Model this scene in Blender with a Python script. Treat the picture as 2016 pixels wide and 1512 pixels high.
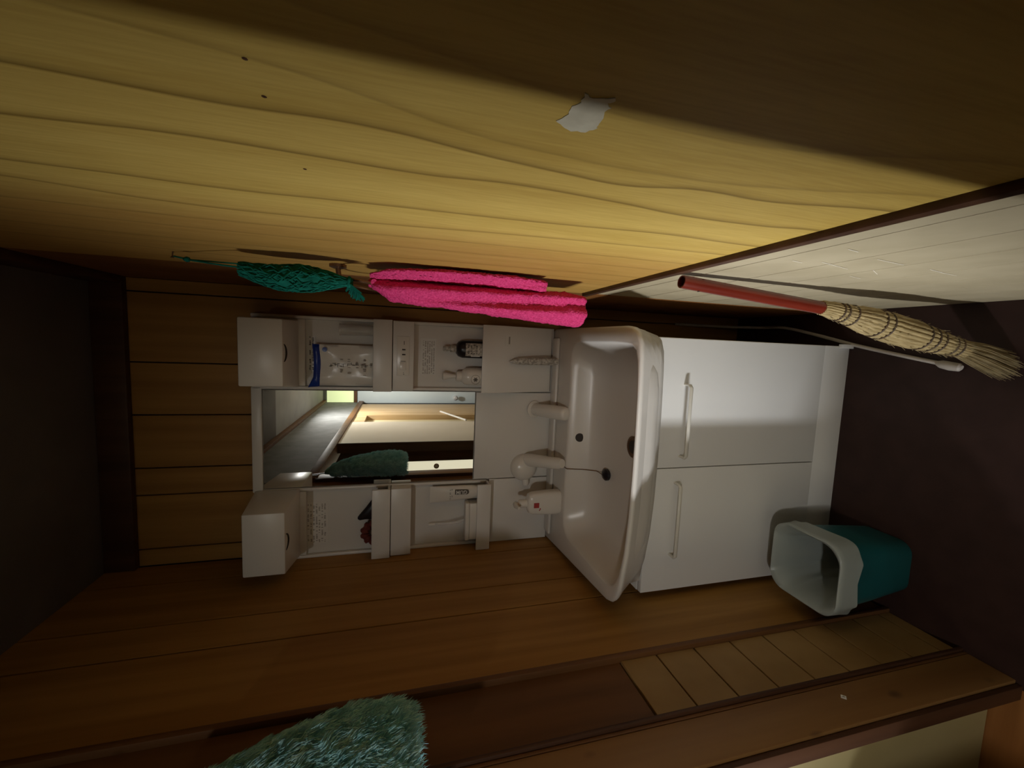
import bpy, bmesh, math, random
from mathutils import Vector, Matrix, noise

random.seed(7)
scene = bpy.context.scene
for o in list(bpy.data.objects):
    bpy.data.objects.remove(o, do_unlink=True)
COL = scene.collection
PI = math.pi

# ------------------------------------------------------------------ camera
# world: X to the right along the vanity, Y towards the vanity wall, Z up (floor = 0)
cam_d = bpy.data.cameras.new('camera')
cam = bpy.data.objects.new('camera', cam_d)
COL.objects.link(cam)
M = Matrix(((0.04091, 0.99464, 0.09499, 0.0),
            (-0.25952, 0.10238, -0.96029, 0.0),
            (-0.96487, 0.01463, 0.26232, 1.31),
            (0, 0, 0, 1)))
cam.matrix_world = M
cam_d.sensor_fit = 'HORIZONTAL'
cam_d.sensor_width = 36.0
cam_d.lens = 36.0 * 806.64 / 2016.0
cam_d.clip_start = 0.01
scene.camera = cam

# ------------------------------------------------------------------ world, lights, exposure
world = bpy.data.worlds.new('world')
scene.world = world
world.use_nodes = True
world.node_tree.nodes['Background'].inputs[0].default_value = (0.8, 0.9, 1.0, 1)
world.node_tree.nodes['Background'].inputs[1].default_value = 0.02

def area(name, loc, target, sx, sy, power, color, spread=PI):
    d = bpy.data.lights.new(name, 'AREA')
    d.shape = 'RECTANGLE'; d.size = sx; d.size_y = sy
    d.energy = power; d.color = color; d.spread = spread
    o = bpy.data.objects.new(name, d)
    COL.objects.link(o)
    o.location = loc
    v = Vector(target) - Vector(loc)
    o.rotation_euler = v.to_track_quat('-Z', 'Y').to_euler()
    return o

# daylight falling through the small window of the side room
area('side_window_light', (-2.03, -0.67, 1.02), (0.14, 0.42, 0.76), 0.06, 0.40, 5.6, (0.95, 0.98, 1.0), math.radians(48))
# the lamp of the passage behind the camera
area('passage_lamp_light', (-0.39, -1.15, 2.04), (-0.39, -1.15, 0.0), 0.10, 0.10, 13.0, (1.0, 0.96, 0.90))

vs = scene.view_settings
vs.view_transform = 'Standard'
vs.look = 'None'
vs.exposure = 0.0
vs.gamma = 1.0
vs.use_curve_mapping = False

# ------------------------------------------------------------------ materials
def new_mat(name):
    m = bpy.data.materials.new(name)
    m.use_nodes = True
    nt = m.node_tree
    return m, nt, nt.nodes['Principled BSDF']

def mat(name, c1, c2=None, rough=0.5, scale=8.0, stretch=(1, 1, 1), bump=0.0, bump_scale=None,
        metal=0.0, spec=0.5, lo=0.35, hi=0.65, detail=4.0, distort=0.0, coat=0.0):
    """two-tone noise material in object space"""
    m, nt, b = new_mat(name)
    N, L = nt.nodes, nt.links
    if c2 is None:
        c2 = tuple(v * 0.9 for v in c1)
    tc = N.new('ShaderNodeTexCoord')
    mp = N.new('ShaderNodeMapping')
    mp.inputs['Scale'].default_value = stretch
    nz = N.new('ShaderNodeTexNoise')
    nz.inputs['Scale'].default_value = scale
    nz.inputs['Detail'].default_value = detail
    nz.inputs['Distortion'].default_value = distort
    cr = N.new('ShaderNodeValToRGB')
    cr.color_ramp.elements[0].position = lo
    cr.color_ramp.elements[1].position = hi
    cr.color_ramp.elements[0].color = (*c1, 1)
    cr.color_ramp.elements[1].color = (*c2, 1)
    L.new(tc.outputs['Object'], mp.inputs[0])
    L.new(mp.outputs[0], nz.inputs['Vector'])
    L.new(nz.outputs['Fac'], cr.inputs[0])
    L.new(cr.outputs[0], b.inputs['Base Color'])
    b.inputs['Roughness'].default_value = rough
    b.inputs['Metallic'].default_value = metal
    b.inputs['Specular IOR Level'].default_value = spec
    b.inputs['Coat Weight'].default_value = coat
    if bump:
        n2 = N.new('ShaderNodeTexNoise')
        n2.inputs['Scale'].default_value = bump_scale or scale * 3
        n2.inputs['Detail'].default_value = 3
        L.new(mp.outputs[0], n2.inputs['Vector'])
        bp = N.new('ShaderNodeBump')
        bp.inputs['Strength'].default_value = bump
        bp.inputs['Distance'].default_value = 0.004
        L.new(n2.outputs['Fac'], bp.inputs['Height'])
        L.new(bp.outputs[0], b.inputs['Normal'])
    return m

def plywood_mat():
    """pale yellow plywood sheet: long wavering grain lines on the Y/Z plane"""
    m, nt, b = new_mat('plywood_sheet')
    N, L = nt.nodes, nt.links
    def math_(op, a, c=None, clamp=False):
        n = N.new('ShaderNodeMath'); n.operation = op; n.use_clamp = clamp
        for i, v in enumerate((a, c)):
            if v is None: continue
            if isinstance(v, (int, float)): n.inputs[i].default_value = v
            else: L.new(v, n.inputs[i])
        return n.outputs[0]
    tc = N.new('ShaderNodeTexCoord')
    sp = N.new('ShaderNodeSeparateXYZ')
    L.new(tc.outputs['Object'], sp.inputs[0])
    y, z = sp.outputs[1], sp.outputs[2]
    wob = N.new('ShaderNodeTexNoise')
    wob.inputs['Scale'].default_value = 1.0
    wob.inputs['Detail'].default_value = 2
    mpw = N.new('ShaderNodeMapping'); mpw.inputs['Scale'].default_value = (1, 5, 3.0)
    L.new(tc.outputs['Object'], mpw.inputs[0]); L.new(mpw.outputs[0], wob.inputs['Vector'])
    yw = math_('ADD', y, math_('MULTIPLY', math_('SUBTRACT', wob.outputs['Fac'], 0.5), 0.012))
    zn = math_('DIVIDE', math_('SUBTRACT', z, 0.85), 1.3, True)
    # grain lines: (z, y) samples, darkness, width of the dark flank
    lines = [
        ([(0.86, .303), (0.985, .324), (1.056, .323), (1.126, .338), (1.17, .335), (1.231, .327), (1.336, .309), (1.422, .312), (1.526, .308), (2.1, .300)], 0.75, 0.022),
        ([(0.86, .375), (0.921, .385), (1.02, .387), (1.116, .376), (1.22, .371), (1.29, .378), (1.388, .374), (1.48, .370), (1.577, .378), (2.1, .385)], 0.75, 0.020),
        ([(0.886, .457), (0.998, .453), (1.102, .463), (1.194, .470), (1.256, .473), (1.362, .477), (1.486, .484), (1.578, .479), (2.1, .470)], 0.7, 0.022),
        ([(0.878, .512), (0.999, .518), (1.178, .533), (1.427, .560), (1.577, .556), (1.687, .530), (2.1, .520)], 0.6, 0.02),
        ([(0.86, .262), (0.97, .289), (1.084, .307), (1.239, .299), (1.4, .255), (2.1, .24)], 0.35, 0.02),
        ([(0.86, .20), (1.1, .245), (1.3, .22), (1.6, .17), (2.1, .15)], 0.3, 0.03),
        ([(0.86, .59), (1.2, .60), (1.5, .62), (2.1, .60)], 0.45, 0.02),
        ([(0.86, .655), (1.2, .67), (1.5, .68), (2.1, .66)], 0.4, 0.02),
        ([(0.86, .74), (1.2, .75), (1.5, .77), (2.1, .74)], 0.4, 0.02),
        ([(0.86, .86), (1.644, .886), (1.73, .87), (1.913, .841), (2.1, .83)], 0.6, 0.012),
        ([(0.86, .80), (1.3, .81), (2.1, .79)], 0.35, 0.015),
        ([(0.86, .95), (1.3, .96), (2.1, .94)], 0.35, 0.015),
    ]
    tot = None
    for pts, dark, w in lines:
        fc = N.new('ShaderNodeFloatCurve')
        cv = fc.mapping.curves[0]
        pts = sorted(pts)
        P = [((p[0] - 0.85) / 1.3, p[1] / 1.2) for p in pts]
        if P[0][0] > 0: P = [(0.0, P[0][1])] + P
        if P[-1][0] < 1: P = P + [(1.0, P[-1][1])]
        while len(cv.points) < len(P): cv.points.new(0.5, 0.5)
        for q, p in zip(cv.points, P): q.location = p
        fc.mapping.update()
        L.new(zn, fc.inputs['Value'])
        yc = math_('MULTIPLY', fc.outputs[0], 1.2)
        d = math_('SUBTRACT', yc, yw)                      # >0 on the camera side of the line
        flank = math_('SUBTRACT', 1.0, math_('DIVIDE', d, w), True)
        flank = math_('POWER', flank, 3.4)
        edge = math_('GREATER_THAN', d, 0.0)
        soft = math_('SUBTRACT', 1.0, math_('DIVIDE', math_('ABSOLUTE', d), 0.0025), True)
        f = math_('MULTIPLY', math_('MAXIMUM', math_('MULTIPLY', flank, edge), math_('MULTIPLY', soft, 0.9)), dark)
        tot = f if tot is None else math_('MAXIMUM', tot, f)
    grain = N.new('ShaderNodeTexNoise')
    grain.inputs['Scale'].default_value = 1.0; grain.inputs['Detail'].default_value = 5
    mpg = N.new('ShaderNodeMapping'); mpg.inputs['Scale'].default_value = (1, 300, 22)
    L.new(tc.outputs['Object'], mpg.inputs[0]); L.new(mpg.outputs[0], grain.inputs['Vector'])
    broad = N.new('ShaderNodeTexNoise')
    broad.inputs['Scale'].default_value = 1.0; broad.inputs['Detail'].default_value = 3
    mpb = N.new('ShaderNodeMapping'); mpb.inputs['Scale'].default_value = (1, 22, 1.6)
    L.new(tc.outputs['Object'], mpb.inputs[0]); L.new(mpb.outputs[0], broad.inputs['Vector'])
    cr = N.new('ShaderNodeValToRGB')
    cr.color_ramp.elements[0].position = 0.36; cr.color_ramp.elements[0].color = (0.46, 0.30, 0.066, 1)
    cr.color_ramp.elements[1].position = 0.64; cr.color_ramp.elements[1].color = (0.585, 0.405, 0.105, 1)
    g = math_('ADD', math_('MULTIPLY', grain.outputs['Fac'], 0.45), math_('MULTIPLY', broad.outputs['Fac'], 0.55))
    L.new(g, cr.inputs[0])
    mx = N.new('ShaderNodeMix'); mx.data_type = 'RGBA'
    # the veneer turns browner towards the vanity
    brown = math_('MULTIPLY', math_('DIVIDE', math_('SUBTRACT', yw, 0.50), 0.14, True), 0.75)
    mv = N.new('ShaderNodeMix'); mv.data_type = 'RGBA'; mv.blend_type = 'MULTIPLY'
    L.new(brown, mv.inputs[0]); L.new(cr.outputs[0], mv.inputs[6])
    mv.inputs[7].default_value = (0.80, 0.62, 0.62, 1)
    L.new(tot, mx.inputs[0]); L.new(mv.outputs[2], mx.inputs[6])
    mx.inputs[7].default_value = (0.14, 0.075, 0.012, 1)
    L.new(mx.outputs[2], b.inputs['Base Color'])
    b.inputs['Roughness'].default_value = 0.55
    b.inputs['Specular IOR Level'].default_value = 0.25
    return m

MT = {}
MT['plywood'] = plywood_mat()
MT['plank_wood'] = mat('brown_panel_wood', (0.31, 0.152, 0.036), (0.41, 0.215, 0.056), 0.5, 1.0, (30, 30, 1.6), spec=0.25)
MT['groove'] = mat('groove_dark', (0.03, 0.014, 0.006), (0.02, 0.01, 0.004), 0.8)
MT['dark_wood'] = mat('dark_stained_wood', (0.050, 0.020, 0.010), (0.080, 0.034, 0.016), 0.5, 1.0, (25, 25, 2), spec=0.3)
MT['mid_wood'] = mat('brown_stained_wood', (0.12, 0.052, 0.018), (0.17, 0.075, 0.026), 0.5, 1.0, (25, 25, 2), spec=0.3)
MT['red_wood'] = mat('red_brown_corner_wood', (0.19, 0.075, 0.02), (0.25, 0.105, 0.03), 0.5, 1.0, (25, 25, 2), spec=0.25)
MT['cream_plank'] = mat('cream_painted_plank', (0.40, 0.335, 0.215), (0.45, 0.38, 0.25), 0.5, 5.0, (1, 3, 3), spec=0.3, bump=0.05)
MT['tan_plank'] = mat('tan_painted_plank', (0.30, 0.18, 0.065), (0.34, 0.21, 0.08), 0.5, 5.0, (1, 3, 3), spec=0.3, bump=0.05)
MT['floor'] = mat('dark_brown_floor_sheet', (0.027, 0.0115, 0.009), (0.036, 0.016, 0.0125), 0.55, 20, spec=0.3, bump=0.05)
MT['room_wall'] = mat('dull_cream_wall', (0.36, 0.29, 0.13), (0.40, 0.33, 0.16), 0.6, 4)
MT['room_floor'] = mat('orange_wood_floor', (0.26, 0.10, 0.025), (0.34, 0.14, 0.04), 0.4, 1.0, (3, 40, 3))
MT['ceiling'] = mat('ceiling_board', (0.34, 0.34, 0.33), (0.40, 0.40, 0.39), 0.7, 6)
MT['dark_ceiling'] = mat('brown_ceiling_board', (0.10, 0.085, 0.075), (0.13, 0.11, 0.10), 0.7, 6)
MT['plaster'] = mat('grey_plaster', (0.17, 0.175, 0.175), (0.22, 0.225, 0.225), 0.8, 14, bump=0.2)
MT['pale_panel'] = mat('pale_wall_panel', (0.78, 0.70, 0.57), (0.83, 0.75, 0.62), 0.55, 3)
MT['cream_wall'] = mat('cream_room_wall', (0.66, 0.58, 0.36), (0.72, 0.64, 0.42), 0.6, 4)
MT['light_wood'] = mat('light_door_wood', (0.55, 0.37, 0.18), (0.66, 0.47, 0.26), 0.45, 1.0, (20, 20, 1.5))
MT['blue_white'] = mat('bluish_white_door', (0.78, 0.90, 0.95), (0.82, 0.93, 0.97), 0.4, 3)
MT['white'] = mat('white_plastic', (0.74, 0.71, 0.67), (0.77, 0.74, 0.70), 0.32, 4, spec=0.45)
MT['white_door'] = mat('white_laminate', (0.77, 0.76, 0.74), (0.80, 0.79, 0.77), 0.35, 3, spec=0.4)
MT['ceramic'] = mat('white_ceramic', (0.69, 0.65, 0.60), (0.72, 0.68, 0.63), 0.28, 3, spec=0.5)
MT['white_gloss'] = mat('white_faucet_plastic', (0.76, 0.72, 0.66), (0.79, 0.75, 0.69), 0.25, 4)
MT['handle'] = mat('handle_ivory', (0.66, 0.63, 0.56), (0.70, 0.67, 0.60), 0.3, 6)
MT['black'] = mat('black_plastic', (0.012, 0.010, 0.012), (0.02, 0.016, 0.02), 0.3)
MT['dark'] = mat('dark_hole', (0.02, 0.014, 0.01), (0.03, 0.02, 0.014), 0.6)
MT['print'] = mat('dark_print', (0.10, 0.085, 0.07), (0.14, 0.12, 0.10), 0.6)
MT['print_soft'] = mat('grey_print', (0.30, 0.27, 0.24), (0.36, 0.33, 0.29), 0.6)
MT['print_red'] = mat('red_print', (0.38, 0.04, 0.04), (0.42, 0.06, 0.05), 0.5)
MT['print_orange'] = mat('orange_print', (0.6, 0.25, 0.08), (0.65, 0.3, 0.1), 0.5)
MT['paper'] = mat('white_label_paper', (0.72, 0.70, 0.66), (0.76, 0.74, 0.70), 0.6, 20)
MT['packet'] = mat('white_packet_film', (0.74, 0.71, 0.66), (0.80, 0.77, 0.72), 0.25, 12, bump=0.4, bump_scale=18)
MT['blue'] = mat('blue_packet_band', (0.008, 0.03, 0.24), (0.012, 0.05, 0.32), 0.3, 20)
MT['red_handle'] = mat('red_bamboo', (0.105, 0.010, 0.004), (0.15, 0.017, 0.007), 0.32, 1.0, (60, 60, 4), coat=0.1)
MT['straw'] = mat('broom_straw', (0.30, 0.215, 0.09), (0.44, 0.33, 0.155), 0.6, 1.0, (180, 180, 10), bump=0.6, bump_scale=2.0)
MT['straw_end'] = mat('broom_straw_end', (0.34, 0.26, 0.13), (0.45, 0.36, 0.20), 0.6, 40)
MT['twine'] = mat('dark_twine', (0.05, 0.03, 0.015), (0.09, 0.05, 0.02), 0.7, 60)
MT['pink'] = mat('pink_terry', (0.58, 0.034, 0.14), (0.78, 0.07, 0.225), 0.9, 260, bump=0.9, bump_scale=320, spec=0.1)
MT['green'] = mat('green_net_yarn', (0.003, 0.095, 0.065), (0.006, 0.15, 0.105), 0.8, 60, spec=0.15)
MT['teal_bin'] = mat('teal_bin_plastic', (0.006, 0.085, 0.095), (0.008, 0.105, 0.115), 0.4, 5)
MT['mop'] = mat('mint_fluff', (0.38, 0.76, 0.82), (0.55, 0.88, 0.92), 0.9, 25, spec=0.1)
MT['mop_core'] = mat('mint_fluff_base', (0.22, 0.50, 0.51), (0.32, 0.62, 0.62), 0.95, 60, spec=0.05)
MT['maroon'] = mat('maroon_knit', (0.10, 0.012, 0.010), (0.17, 0.03, 0.02), 0.8, 120, bump=0.8, bump_scale=150)
MT['cord'] = mat('white_cord', (0.50, 0.44, 0.38), (0.58, 0.52, 0.45), 0.4, 20)
MT['steel'] = mat('chrome', (0.80, 0.82, 0.85), (0.62, 0.64, 0.68), 0.25, 60, metal=0.35)
MT['bronze'] = mat('brown_ring_metal', (0.20, 0.11, 0.06), (0.26, 0.14, 0.08), 0.3, 10, metal=0.8)
MT['drain'] = mat('drain_brass', (0.14, 0.075, 0.04), (0.18, 0.10, 0.05), 0.4, 30, metal=0.5)
MT['silver_rough'] = mat('speckled_grey', (0.33, 0.30, 0.26), (0.62, 0.58, 0.52), 0.4, 140, lo=0.42, hi=0.58)
MT['chest'] = mat('chest_wood', (0.16, 0.08, 0.035), (0.22, 0.11, 0.05), 0.5, 1.0, (4, 4, 25))
MT['sticker'] = mat('white_sticker', (0.75, 0.74, 0.70), (0.80, 0.79, 0.75), 0.5, 30)
MT['residue'] = mat('pale_torn_paper', (0.54, 0.49, 0.36), (0.62, 0.57, 0.43), 0.8, 90)
MT['scratch'] = mat('pale_scratch', (0.80, 0.76, 0.66), (0.86, 0.82, 0.72), 0.6, 40)

def post_mat():
    m = mat('knotty_post_wood', (0.24, 0.115, 0.035), (0.29, 0.15, 0.048), 0.5, 1.0, (30, 30, 1.8))
    nt = m.node_tree; N, L = nt.nodes, nt.links
    b = N['Principled BSDF']
    src = b.inputs['Base Color'].links[0].from_socket
    tc = N.new('ShaderNodeTexCoord')
    mp = N.new('ShaderNodeMapping'); mp.inputs['Scale'].default_value = (16, 16, 9)
    vo = N.new('ShaderNodeTexVoronoi'); vo.inputs['Scale'].default_value = 1.0
    L.new(tc.outputs['Object'], mp.inputs[0]); L.new(mp.outputs[0], vo.inputs['Vector'])
    cr = N.new('ShaderNodeValToRGB')
    cr.color_ramp.elements[0].position = 0.10; cr.color_ramp.elements[0].color = (1, 1, 1, 1)
    cr.color_ramp.elements[1].position = 0.22; cr.color_ramp.elements[1].color = (0, 0, 0, 1)
    L.new(vo.outputs['Distance'], cr.inputs[0])
    mx = N.new('ShaderNodeMix'); mx.data_type = 'RGBA'
    L.new(cr.outputs[0], mx.inputs[0]); L.new(src, mx.inputs[6])
    mx.inputs[7].default_value = (0.10, 0.045, 0.018, 1)
    L.new(mx.outputs[2], b.inputs['Base Color'])
    return m
MT['post'] = post_mat()

def mirror_mat():
    m, nt, b = new_mat('mirror_silver')
    N, L = nt.nodes, nt.links
    nz = N.new('ShaderNodeTexNoise'); nz.inputs['Scale'].default_value = 6
    mr = N.new('ShaderNodeMapRange')
    mr.inputs['To Min'].default_value = 0.0; mr.inputs['To Max'].default_value = 0.02
    L.new(nz.outputs['Fac'], mr.inputs[0]); L.new(mr.outputs[0], b.inputs['Roughness'])
    b.inputs['Base Color'].default_value = (0.90, 0.92, 0.91, 1)
    b.inputs['Metallic'].default_value = 1.0
    return m
MT['mirror'] = mirror_mat()

def clear_mat(name, tint, alpha, rough=0.15):
    m = mat(name, tint, tuple(v * 0.95 for v in tint), rough, 10, spec=0.8)
    m.node_tree.nodes['Principled BSDF'].inputs['Alpha'].default_value = alpha
    return m
MT['clear'] = clear_mat('clear_plastic', (0.80, 0.78, 0.74), 0.30)
MT['bag'] = clear_mat('thin_white_bag_film', (0.44, 0.48, 0.45), 0.72, 0.35)

def emit_mat(name, color, strength):
    m, nt, b = new_mat(name)
    nz = nt.nodes.new('ShaderNodeTexNoise'); nz.inputs['Scale'].default_value = 2
    mx = nt.nodes.new('ShaderNodeMix'); mx.data_type = 'RGBA'
    nt.links.new(nz.outputs['Fac'], mx.inputs[0])
    mx.inputs[6].default_value = (*color, 1); mx.inputs[7].default_value = (*[c * 0.93 for c in color], 1)
    nt.links.new(mx.outputs[2], b.inputs['Emission Color'])
    b.inputs['Emission Strength'].default_value = strength
    b.inputs['Base Color'].default_value = (*color, 1)
    return m
MT['pane'] = emit_mat('daylit_pane', (0.95, 0.97, 1.0), 1.0)
MT['glow_door'] = emit_mat('glowing_cream_door', (1.0, 0.93, 0.68), 0.72)  # emission stands in for the light on the cream door
MT['transom'] = emit_mat('daylit_green_glass', (0.75, 0.85, 0.45), 0.9)
MT['lamp'] = emit_mat('lamp_diffuser', (1.0, 0.93, 0.82), 2.0)

# ------------------------------------------------------------------ geometry helpers
OFF = {}

class MB:
    """collects vertices and faces of one mesh, in world coordinates"""
    def __init__(self):
        self.v = []; self.f = []
    def add(self, verts, faces):
        n = len(self.v)
        self.v += [tuple(p) for p in verts]
        self.f += [tuple(i + n for i in f) for f in faces]
        return self
    def box(self, x0, x1, y0, y1, z0, z1):
        return self.add([(x0, y0, z0), (x1, y0, z0), (x1, y1, z0), (x0, y1, z0),
                         (x0, y0, z1), (x1, y0, z1), (x1, y1, z1), (x0, y1, z1)],
                        [(0, 3, 2, 1), (4, 5, 6, 7), (0, 1, 5, 4), (1, 2, 6, 5), (2, 3, 7, 6), (3, 0, 4, 7)])
    def loft(self, rings, cap0=True, cap1=True):
        n = len(rings[0]); vs = [p for r in rings for p in r]; fs = []
        for k in range(len(rings) - 1):
            for i in range(n):
                j = (i + 1) % n
                fs.append((k * n + i, k * n + j, (k + 1) * n + j, (k + 1) * n + i))
        if cap0: fs.append(tuple(reversed(range(n))))
        if cap1: fs.append(tuple(range((len(rings) - 1) * n, len(rings) * n)))
        return self.add(vs, fs)
    def tube(self, pts, rad, seg=12, cap=True, flat=None):
        pts = [Vector(p) for p in pts]
        if isinstance(rad, (int, float)): rad = [rad] * len(pts)
        up = None; rings = []
        for i, p in enumerate(pts):
            t = (pts[min(i + 1, len(pts) - 1)] - pts[max(i - 1, 0)])
            if t.length < 1e-9: t = Vector((0, 0, 1))
            t.normalize()
            if up is None:
                up = t.orthogonal().normalized()
                if flat is not None:
                    up = Vector(flat); up = (up - t * up.dot(t)).normalized()
            else:
                up = (up - t * up.dot(t))
                up = up.normalized() if up.length > 1e-6 else t.orthogonal().normalized()
            s = t.cross(up)
            r = rad[i]; ra, rb = r if isinstance(r, tuple) else (r, r)
            rings.append([p + up * (ra * math.cos(2 * PI * k / seg)) + s * (rb * math.sin(2 * PI * k / seg)) for k in range(seg)])
        return self.loft(rings, cap, cap)
    def lathe(self, c, prof, seg=24, axis=(0, 0, 1)):
        ax = Vector(axis).normalized(); u = ax.orthogonal().normalized(); w = ax.cross(u); c = Vector(c)
        rings = [[c + ax * h + (u * math.cos(2 * PI * k / seg) + w * math.sin(2 * PI * k / seg)) * r for k in range(seg)] for r, h in prof]
        return self.loft(rings, True, True)
    def torus(self, c, R, r, axis=(0, 0, 1), seg=28, s2=8, a0=0.0, a1=2 * PI):
        ax = Vector(axis).normalized(); u = ax.orthogonal().normalized(); w = ax.cross(u); c = Vector(c)
        full = abs(a1 - a0 - 2 * PI) < 1e-6
        pts = [c + (u * math.cos(a0 + (a1 - a0) * k / seg) + w * math.sin(a0 + (a1 - a0) * k / seg)) * R for k in range(seg + (0 if full else 1))]
        n = len(pts); vs = []; fs = []
        for k, p in enumerate(pts):
            d = (p - c).normalized()
            for q in range(s2):
                a = 2 * PI * q / s2
                vs.append(p + d * (r * math.cos(a)) + ax * (r * math.sin(a)))
        for k in range(n if full else n - 1):
            k2 = (k + 1) % n
            for q in range(s2):
                q2 = (q + 1) % s2
                fs.append((k * s2 + q, k * s2 + q2, k2 * s2 + q2, k2 * s2 + q))
        return self.add(vs, fs)
    def prism(self, poly, d, axis):
        """poly: list of 3-D points, extruded by vector d"""
        d = Vector(d); n = len(poly)
        a = [Vector(p) for p in poly]; b = [p + d for p in a]
        fs = [tuple(range(n)), tuple(reversed(range(n, 2 * n)))]
        fs += [(i, (i + 1) % n, n + (i + 1) % n, n + i) for i in range(n)]
        return self.add(a + b, fs)

def build(name, mb, m, parent=None, loc=None, bevel=0.0, seg=2, smooth=False, angle=40, label=None):
    off = Vector(loc) if loc is not None else (OFF[parent] if parent is not None else Vector((0, 0, 0)))
    me = bpy.data.meshes.new(name)
    me.from_pydata([tuple(Vector(p) - off) for p in mb.v], [], mb.f)
    bm = bmesh.new(); bm.from_mesh(me)
    bmesh.ops.recalc_face_normals(bm, faces=bm.faces)
    if bevel:
        es = [e for e in bm.edges if len(e.link_faces) == 2 and e.calc_face_angle(0) > 0.6]
        bmesh.ops.bevel(bm, geom=es, offset=bevel, segments=seg, affect='EDGES', profile=0.5, clamp_overlap=True)
    bm.to_mesh(me); bm.free()
    if smooth or bevel:
        try:
            me.shade_smooth()
            me.set_sharp_from_angle(angle=math.radians(angle))
        except Exception:
            for p in me.polygons: p.use_smooth = True
    me.materials.append(MT[m] if isinstance(m, str) else m)
    o = bpy.data.objects.new(name, me)
    COL.objects.link(o)
    if parent is not None: o.parent = parent
    else: o.location = off
    OFF[o] = off
    if label: o['label'] = label
    return o

def tag(o, label, cat, group=None):
    o['label'] = label; o['category'] = cat
    if group: o['group'] = group
    return o

def thing(name, label, cat, loc, group=None):
    o = bpy.data.objects.new(name, None)
    o.empty_display_size = 0.05
    COL.objects.link(o); o.location = loc
    OFF[o] = Vector(loc)
    return tag(o, label, cat, group)

def struct(name, mb, m, **k):
    o = build(name, mb, m, **k)
    if o.parent is None: o['kind'] = 'structure'
    return o

def B(*a): return MB().box(*a)

def rounded(x0, x1, y0, y1, r, n=6, r2=None):
    """rounded rectangle, counter-clockwise from the x1/y0 corner"""
    out = []
    for cx, cy, a0, rr in ((x1, y0, -PI / 2, r), (x1, y1, 0, r2 or r), (x0, y1, PI / 2, r2 or r), (x0, y0, PI, r)):
        sx = -1 if cx == x1 else 1; sy = 1 if cy == y0 else -1
        for k in range(n + 1):
            a = a0 + PI / 2 * k / n
            out.append((cx + sx * rr + rr * math.cos(a), cy + sy * rr + rr * math.sin(a)))
    return out

def radial(poly, c, n):
    """resample a star-shaped outline by angle about c"""
    out = []
    for k in range(n):
        a = 2 * PI * k / n
        d = (math.cos(a), math.sin(a)); best = None
        for i in range(len(poly)):
            p, q = poly[i], poly[(i + 1) % len(poly)]
            ex, ey = q[0] - p[0], q[1] - p[1]
            den = d[0] * ey - d[1] * ex
            if abs(den) < 1e-12: continue
            t = ((p[0] - c[0]) * ey - (p[1] - c[1]) * ex) / den
            s = ((p[0] - c[0]) * d[1] - (p[1] - c[1]) * d[0]) / den
            if t > 0 and -1e-9 <= s <= 1 + 1e-9 and (best is None or t > best): best = t
        out.append((c[0] + d[0] * best, c[1] + d[1] * best))
    return out

# ================================================================== THE SETTING
CEIL = 2.11
XR, XL, YB = 0.143, -0.689, 1.375

struct('floor', B(-0.70, 0.30, -2.10, 1.45, -0.06, 0.0), 'floor')
struct('floor_side', B(-2.20, -0.70, -1.50, 0.60, -0.06, -0.002), 'room_floor')
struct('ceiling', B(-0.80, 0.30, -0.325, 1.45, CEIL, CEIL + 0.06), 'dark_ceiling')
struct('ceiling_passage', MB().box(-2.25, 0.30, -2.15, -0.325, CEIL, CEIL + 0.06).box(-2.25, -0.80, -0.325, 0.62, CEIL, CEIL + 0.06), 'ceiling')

# ---- back wall: vertical grooved panel boards
wb = struct('wall_back', B(-0.80, 0.25, 1.386, 1.46, 0.0, CEIL), 'groove')
joints = [-0.689, -0.637, -0.475, -0.395, -0.24, -0.09, 0.105, 0.143]
for a, c in zip(joints[:-1], joints[1:]):
    build('plank', B(a + 0.0015, c - 0.0015, YB, 1.386, 0.0, CEIL), 'plank_wood', wb, bevel=0.0012, seg=1)

# ---- left wall: grooved panel boards, then the framed part beside the opening
wl = struct('wall_left', B(-0.80, -0.700, 0.588, 1.46, 0.0, CEIL), 'groove')
joints = [0.765, 0.975, 1.08, 1.27, 1.375]
for a, c in zip(joints[:-1], joints[1:]):
    build('plank', B(-0.700, XL, a + 0.0015, c - 0.0015, 0.0, CEIL), 'plank_wood', wl, bevel=0.0012, seg=1)
build('upper_board', B(-0.700, -0.694, 0.604, 0.750, 0.832, CEIL), 'mid_wood', wl)
zz = [0.0, 0.045, 0.14, 0.24, 0.338, 0.438, 0.536, 0.638, 0.738, 0.83]
for a, c in zip(zz[:-1], zz[1:]):
    build('wainscot_plank', B(-0.700, -0.690, 0.604, 0.750, a + 0.0016, c - 0.0016), 'tan_plank', wl, bevel=0.001, seg=1)
struct('trim_1', B(-0.700, -0.680, 0.750, 0.7635, 0.0, CEIL), 'mid_wood', bevel=0.002)
t2 = struct('trim_2', B(-0.700, -0.678, 0.596, 0.604, 0.0, 1.70), 'dark_wood', bevel=0.002)
build('rail_strip', B(-0.700, -0.684, 0.588, 0.5955, 0.0, 1.70), 'mid_wood', t2, bevel=0.0015)
tp = struct('trim_3', B(-0.722, -0.684, 0.508, 0.588, 0.0, 1.70), 'post', bevel=0.003)
build('jamb_face', B(-0.722, -0.690, 0.497, 0.5075, 0.0, 1.70), 'dark_wood', tp, bevel=0.002)
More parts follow.
